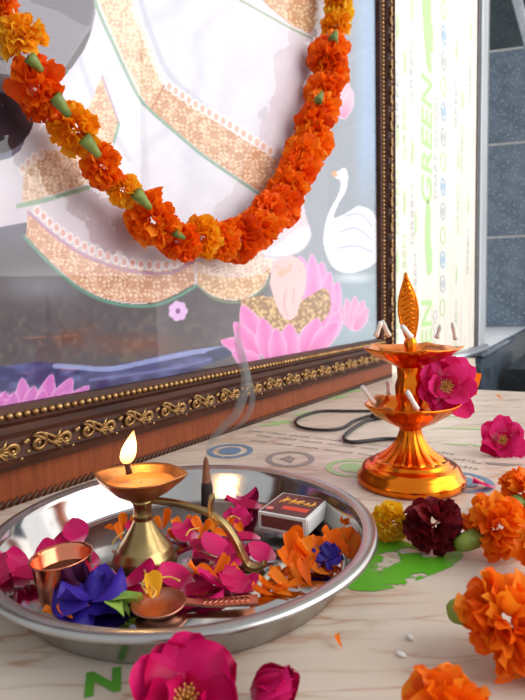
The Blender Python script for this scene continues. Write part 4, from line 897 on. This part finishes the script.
b_ = MB(); b_.lathe([(4.8*kI, IH*.60), (4.0*kI, IH*.72), (2.4*kI, IH*.95), (1.0*kI, IH), (0, IH)], 16); obj('burnt_tip', b_.mesh('burnt_tip', pmat('burnt_incense', (110, 66, 48), (146, 98, 76), .9)), inc)
# smoke: thin volume wisps rising from the tip
m, nt, b = newmat('smoke'); nt.nodes.remove(b); pv = nd(nt, 'ShaderNodeVolumePrincipled', Density=110.0, Anisotropy=0.3); pv.inputs['Color'].default_value = (1, 1, 1, 1); nt.links.new(pv.outputs[0], nt.nodes['Material Output'].inputs['Volume'])
smk = thing('smoke', 'thin pale wisps of smoke rising from the incense cone', 'smoke', (IB[0], IB[1], FZ + IH))
def wisp(pts, ds, rr):
    tip = np.array([IB[0], IB[1], FZ + IH]); q = [atd(u, v, d) - tip for (u, v), d in zip(pts, ds)]; sp_ = spline(q, 6); b_ = MB(); b_.tube(sp_, list(np.interp(np.linspace(0, 1, len(sp_)), np.linspace(0, 1, len(rr)), rr)), 10); obj('wisp', b_.mesh('wisp', m), smk)
dI = float((IB - CAM) @ FW)
wisp([(206, 456), (212, 440), (222, 428), (236, 414), (243, 396), (246, 380), (243, 362), (238, 340), (240, 318)], [dI]*9, [.0012, .0028, .0034, .0038, .0042, .0042, .004, .0034, .001])
wisp([(232, 430), (244, 420), (251, 408), (252, 392), (248, 376), (244, 358), (240, 342)], [dI + .01]*7, [.001, .0024, .0028, .0028, .0028, .0024, .0008])

# ------------------------------------------------------------------ cable
cab = thing('power_cable', 'thin black power cable looped on the table behind the lamp', 'cable')
cp = [(372, 411), (345, 411), (322, 411), (308, 414), (296, 420), (300, 427), (322, 430), (342, 428), (354, 421), (368, 416), (380, 414)]
b_ = MB(); b_.tube(spline([at(u, v, .003) for u, v in cp], 6), .0022, 8); obj('cord', b_.mesh('cord', M_BLACKP), cab)
cp = [(378, 418), (366, 421), (354, 428), (344, 437), (350, 442), (366, 441), (384, 439), (402, 439)]
b_ = MB(); b_.tube(spline([at(u, v, .003) for u, v in cp], 6), .0024, 8); obj('cord', b_.mesh('cord', M_BLACKP), cab)
pA, pB = at(372, 417, .006), at(386, 414, .006); b_ = MB(); b_.tube([pA, pA*.9+pB*.1, pA*.4+pB*.6, pB], [.003, .006, .007, .005], 10); obj('plug', b_.mesh('plug', M_BLACKP), cab)

# ------------------------------------------------------------------ loose petals and blossoms
def loose(name, me, p, size, yaw, tilt=0.0, roll=0.0, label='', cat='petal', group=None):
    sx = size if hasattr(size, '__len__') else (size, size, size)
    Mx = Matrix.Translation(Vector(p)) @ Matrix.Rotation(yaw, 4, 'Z') @ Matrix.Rotation(tilt, 4, 'X') @ Matrix.Rotation(roll, 4, 'Y') @ Matrix.Diagonal((*sx, 1)) @ Matrix.Translation((0, -.5, 0))
    return tag(obj(name, me, None, Mx), label, cat, group)
PINKP = [rosepetal(21 + i, c, k, w_, M_PINK_D) for i, (c, k, w_) in enumerate(((.22, .18, .95), (.3, -.1, .8), (.15, .3, 1.05), (-.2, .12, .85)))]
def marpetal(seed):
    r = random.Random(seed); b = MB(); petal_grid(b, Matrix.Identity(4), 1.0, .52, 4, 5, r.uniform(.1, .4), r.uniform(-.2, .5), .12, r.uniform(0, 6), (.15, .4, .8, 1.0, .9), r.uniform(.2, .7), 4.0, .14); return b
MARP = [marpetal(s).mesh('marigold_petal', M_ORANGE) for s in (1, 2, 3, 4)]; MARY = marpetal(5).mesh('marigold_petal', M_YELLOW)
def side_word(u, v):
    best = None
    for (x, y, w_) in ((62, 572, 'behind the copper cup' if v < 560 else 'beside the copper cup'), (145, 572, 'at the foot of the brass lamp'), (160, 606, 'next to the copper spoon'), (296, 515, 'beside the matchbox'), (208, 520, 'around the incense cone'), (255, 567, 'by the end of the brass handle'), (338, 548, 'along the right rim of the tray'), (296, 566, 'in the heap below the matchbox')):
        d = math.hypot(u - x, (v - y) * 1.8)
        if best is None or d < best[0]: best = (d, w_)
    return best[1]
pk = [(52, 560, .030, 30, 60, .006), (66, 545, .030, -20, 62, .008), (76, 534, .020, 40, 40, .026), (90, 556, .022, 80, 40, .006), (12, 572, .030, 70, 50, .010), (30, 575, .026, 120, 30, .006),
      (104, 586, .024, 60, 12, .004), (122, 582, .026, 100, 18, .007), (140, 580, .026, -60, 15, .009), (160, 576, .024, 85, 20, .007), (176, 582, .026, 70, 12, .007), (132, 593, .022, -80, 8, .005), (113, 594, .020, 20, 8, .004),
      (196, 592, .027, -75, 12, .007), (216, 586, .028, 100, 15, .009), (206, 598, .026, -85, 8, .005), (236, 586, .026, 70, 12, .007), (222, 576, .024, 20, 18, .010), (246, 590, .022, -70, 8, .004), (188, 600, .022, 80, 5, .004),
      (184, 536, .024, 90, 10, .005), (200, 546, .022, 30, 15, .008), (216, 552, .028, 60, 15, .008), (228, 560, .026, -50, 12, .010), (208, 562, .024, 110, 12, .006), (232, 546, .024, 10, 18, .008), (192, 530, .018, 0, 20, .006), (176, 532, .02, -70, 10, .004),
      (236, 506, .024, 95, 14, .005), (248, 506, .026, 75, 14, .007), (246, 497, .022, -80, 12, .006), (243, 514, .024, 40, 14, .006), (240, 524, .026, -40, 14, .005), (246, 538, .024, 90, 14, .006), (262, 556, .022, 75, 6, .003), (232, 516, .02, 20, 20, .005), (236, 556, .022, -30, 10, .005), (132, 528, .018, 30, 40, .008)]
ORD = ['first', 'second', 'third', 'fourth', 'fifth', 'sixth', 'seventh', 'eighth', 'ninth', 'tenth', 'eleventh', 'twelfth', 'thirteenth', 'fourteenth', 'fifteenth', 'sixteenth', 'seventeenth', 'eighteenth', 'nineteenth', 'twentieth', 'twenty-first', 'twenty-second', 'twenty-third', 'twenty-fourth', 'twenty-fifth', 'twenty-sixth', 'twenty-seventh', 'twenty-eighth']
def scatter(name, lst, meshes, k, wide, lift, colour):
    words = {}
    for q in lst: words.setdefault(side_word(q[0], q[1]), []).append((q[0], q[1]))
    for i, (u, v, s_, yaw, tl, z) in enumerate(lst):
        wd = side_word(u, v); r_ = sorted(words[wd]).index((u, v)); nn = len(words[wd])
        lab_ = 'loose %s petal %s' % (colour, wd) if nn == 1 else '%s petal %s, %s from the left there' % (colour, wd, ORD[r_])
        loose(name, meshes[i % 4], at(u, v, FZ + z * lift), (s_ * k * wide, s_ * k, s_ * k), math.radians(yaw), math.radians(tl * .75), rnd.uniform(-.25, .25), lab_, 'petal', '%s petals in the tray' % colour)
scatter('rose_petal', pk, PINKP, 0.86, 1.0, 0.65, 'magenta rose')
og = [(118, 534, .020, 40, 30, .006), (124, 525, .020, 0, 40, .010), (132, 523, .018, -40, 40, .010), (112, 528, .018, 80, 30, .006), (158, 527, .020, 20, 40, .008), (168, 522, .022, -30, 40, .010), (178, 527, .022, 60, 35, .009), (188, 521, .020, -20, 45, .010), (198, 528, .022, 40, 35, .008), (206, 534, .022, -60, 30, .009), (214, 527, .022, 10, 40, .010), (222, 533, .020, 80, 30, .008), (230, 527, .018, -40, 30, .008), (172, 540, .018, 90, 20, .004), (240, 530, .018, 30, 25, .006),
      (206, 572, .026, 65, 25, .014), (222, 570, .024, -60, 20, .012), (196, 576, .020, 100, 20, .010), (236, 572, .018, 60, 12, .005), (266, 586, .018, -20, 12, .004),
      (292, 548, .030, 10, 60, .012), (300, 545, .030, -30, 60, .010), (308, 552, .028, 50, 45, .012), (316, 545, .026, -10, 50, .012), (298, 560, .026, 30, 40, .009), (286, 566, .026, 70, 30, .008), (310, 566, .026, -40, 30, .007), (320, 556, .024, 20, 40, .009), (328, 540, .024, 60, 45, .010), (336, 546, .024, -30, 40, .010), (342, 538, .022, 20, 40, .010), (348, 550, .024, 80, 30, .008), (338, 560, .022, -60, 25, .006), (352, 542, .022, -10, 40, .009), (280, 582, .026, 80, 20, .006), (292, 584, .024, -70, 18, .006), (270, 590, .024, 95, 15, .005), (304, 578, .024, 30, 22, .007), (318, 572, .022, 80, 15, .005), (276, 572, .02, 10, 25, .006), (330, 550, .024, 70, 30, .008), (345, 530, .022, 110, 25, .010), (306, 562, .024, 80, 25, .008),
      (284, 556, .022, 20, 30, .008), (293, 566, .022, -50, 30, .008), (303, 556, .024, 100, 35, .012), (312, 558, .022, -80, 30, .009), (322, 564, .020, 40, 25, .006), (334, 554, .020, -20, 30, .008), (344, 556, .020, 60, 25, .006), (298, 574, .022, 10, 20, .006), (282, 590, .022, 50, 12, .004), (262, 594, .020, 90, 10, .004),
      (66, 615, .016, 60, 10, .004), (52, 613, .016, 110, 10, .004), (124, 598, .020, 60, 20, .007), (118, 590, .018, -30, 25, .008)]
scatter('marigold_petal', og, MARP, 0.64, 1.1, 0.7, 'orange marigold')
loose('marigold_petal', MARY, at(154, 588, FZ + .008), (.020, .017, .017), math.radians(10), math.radians(50), 0, 'single upright yellow marigold petal before the brass lamp', 'petal')
loose('rose_petal', PINKP[0], at(484, 487, .002), .020, math.radians(80), .05, .1, 'small magenta petal on the table right of the gold lamp', 'petal')
loose('marigold_petal', MARP[0], at(500, 398, .002), .012, 1.2, .1, .1, 'tiny orange petal near the far table edge', 'petal'); loose('marigold_petal', MARP[1], at(338, 643, .002), .006, .6, .2, .1, 'tiny orange fleck on the table before the tray', 'petal')
loose('marigold_petal', MARP[2], atd(473, 384, LD + .004), .022, .4, 1.2, .3, 'orange petal behind the rose on the gold lamp', 'petal')
for (u, v, txt) in ((410, 637, 'farther'), (401, 654, 'nearer')):
    b_ = MB(); b_.sphere((0, 0, 0), .0014, 8, 6, (1.9, 1, .8)); tag(obj('rice_grain', b_.mesh('rice_grain', M_COTTON), None, Matrix.Translation(Vector(at(u, v, .0012))) @ Matrix.Rotation(.5 + u, 4, 'Z')), 'tiny white grain of rice on the table, the ' + txt + ' of two', 'rice')
# thin pale stamens among the petals
for i, (cp) in enumerate((((147, 593), (142, 585), (146, 576), (144, 570)), ((160, 578), (170, 577), (180, 581)), ((152, 598), (156, 592), (150, 586)), ((186, 536), (190, 530), (200, 528)), ((226, 522), (232, 516), (240, 519)), ((112, 545), (116, 538), (124, 532)))):
    b_ = MB(); q = [at(u, v, FZ + .010) for u, v in cp]; c0_ = q[0]; b_.tube(spline([x - c0_ for x in q], 4), .0006, 5); tag(obj('stamen_thread', b_.mesh('stamen_thread', M_STAMEN), None, Matrix.Translation(Vector(c0_))), 'thin pale flower thread ' + ('before the foot of the brass lamp', 'right of the foot of the brass lamp', 'beside the yellow petal', 'under the brass handle', 'left of the matchbox', 'behind the brass lamp')[i], 'flower thread', 'pale flower threads in the tray')
# blue pea blossoms
def bluep(seed): 
    r = random.Random(seed); b = MB(); petal_grid(b, Matrix.Identity(4), 1.0, 1.15, 6, 6, r.uniform(-.25, .25), r.uniform(-.3, .2), .26, r.uniform(0, 6), (.3, .8, 1.0, .95, .6), r.uniform(.2, .5), 4.5, .15); return b.mesh('petal', M_BLUE)
BLP = [bluep(s) for s in (3, 4, 5)]
def pea(label, p, R, parts, calyx_px=None):
    t = thing('pea_blossom', label, 'blossom', tuple(p))
    for i, (yaw, tl, l, dz2) in enumerate(parts): obj('petal', BLP[i % 3], t, Matrix.Translation((0, 0, dz2)) @ Matrix.Rotation(math.radians(yaw), 4, 'Z') @ Matrix.Rotation(math.radians(tl), 4, 'X') @ Matrix.Diagonal((R*l, R*l, R*l, 1)))
    if calyx_px:
        b_ = MB(); q = [np.array(x) - p for x in calyx_px]
        dq = q[-1] - q[0]; yw = math.atan2(dq[1], dq[0]) - PI / 2; lq = float(np.linalg.norm(dq))
        for k5, (ay, tl5) in enumerate(((-.55, .35), (0, .5), (.5, .3), (-.2, .1), (.25, .15))): petal_grid(b_, Matrix.Translation(Vector(q[0])) @ Matrix.Rotation(yw + ay, 4, 'Z') @ Matrix.Rotation(tl5, 4, 'X'), lq * (1.15 - .1 * k5 % 2), lq * .5, 4, 4, .3, -.35, .08, k5, (.7, 1.0, .8, .35, .05), .5)
        obj('calyx', b_.mesh('calyx', pmat('pale_green_calyx', (120, 160, 50), (160, 190, 84), .5)), t)
P = at(90, 606, FZ + .004)
pea('crumpled violet-blue blossom with green calyx before the copper cup', P, .022, ((75, 14, 1.0, .002), (20, 26, 1.05, .003), (-40, 16, 1.05, .003), (-95, 5, 1.0, .001), (150, 6, .9, 0), (110, 22, .8, .005), (-10, 36, .75, .004)), [at(110, 600, .010), at(118, 605, .010), at(126, 609, .009), at(137, 612, .007)])
P = at(327, 562, FZ + .004); pea('small dark violet blossom by the right rim of the tray', P, .0125, ((60, 30, .9, .002), (-20, 45, 1.0, .002), (-110, 15, .9, .001), (150, 20, .9, 0), (10, 60, .7, .003)))
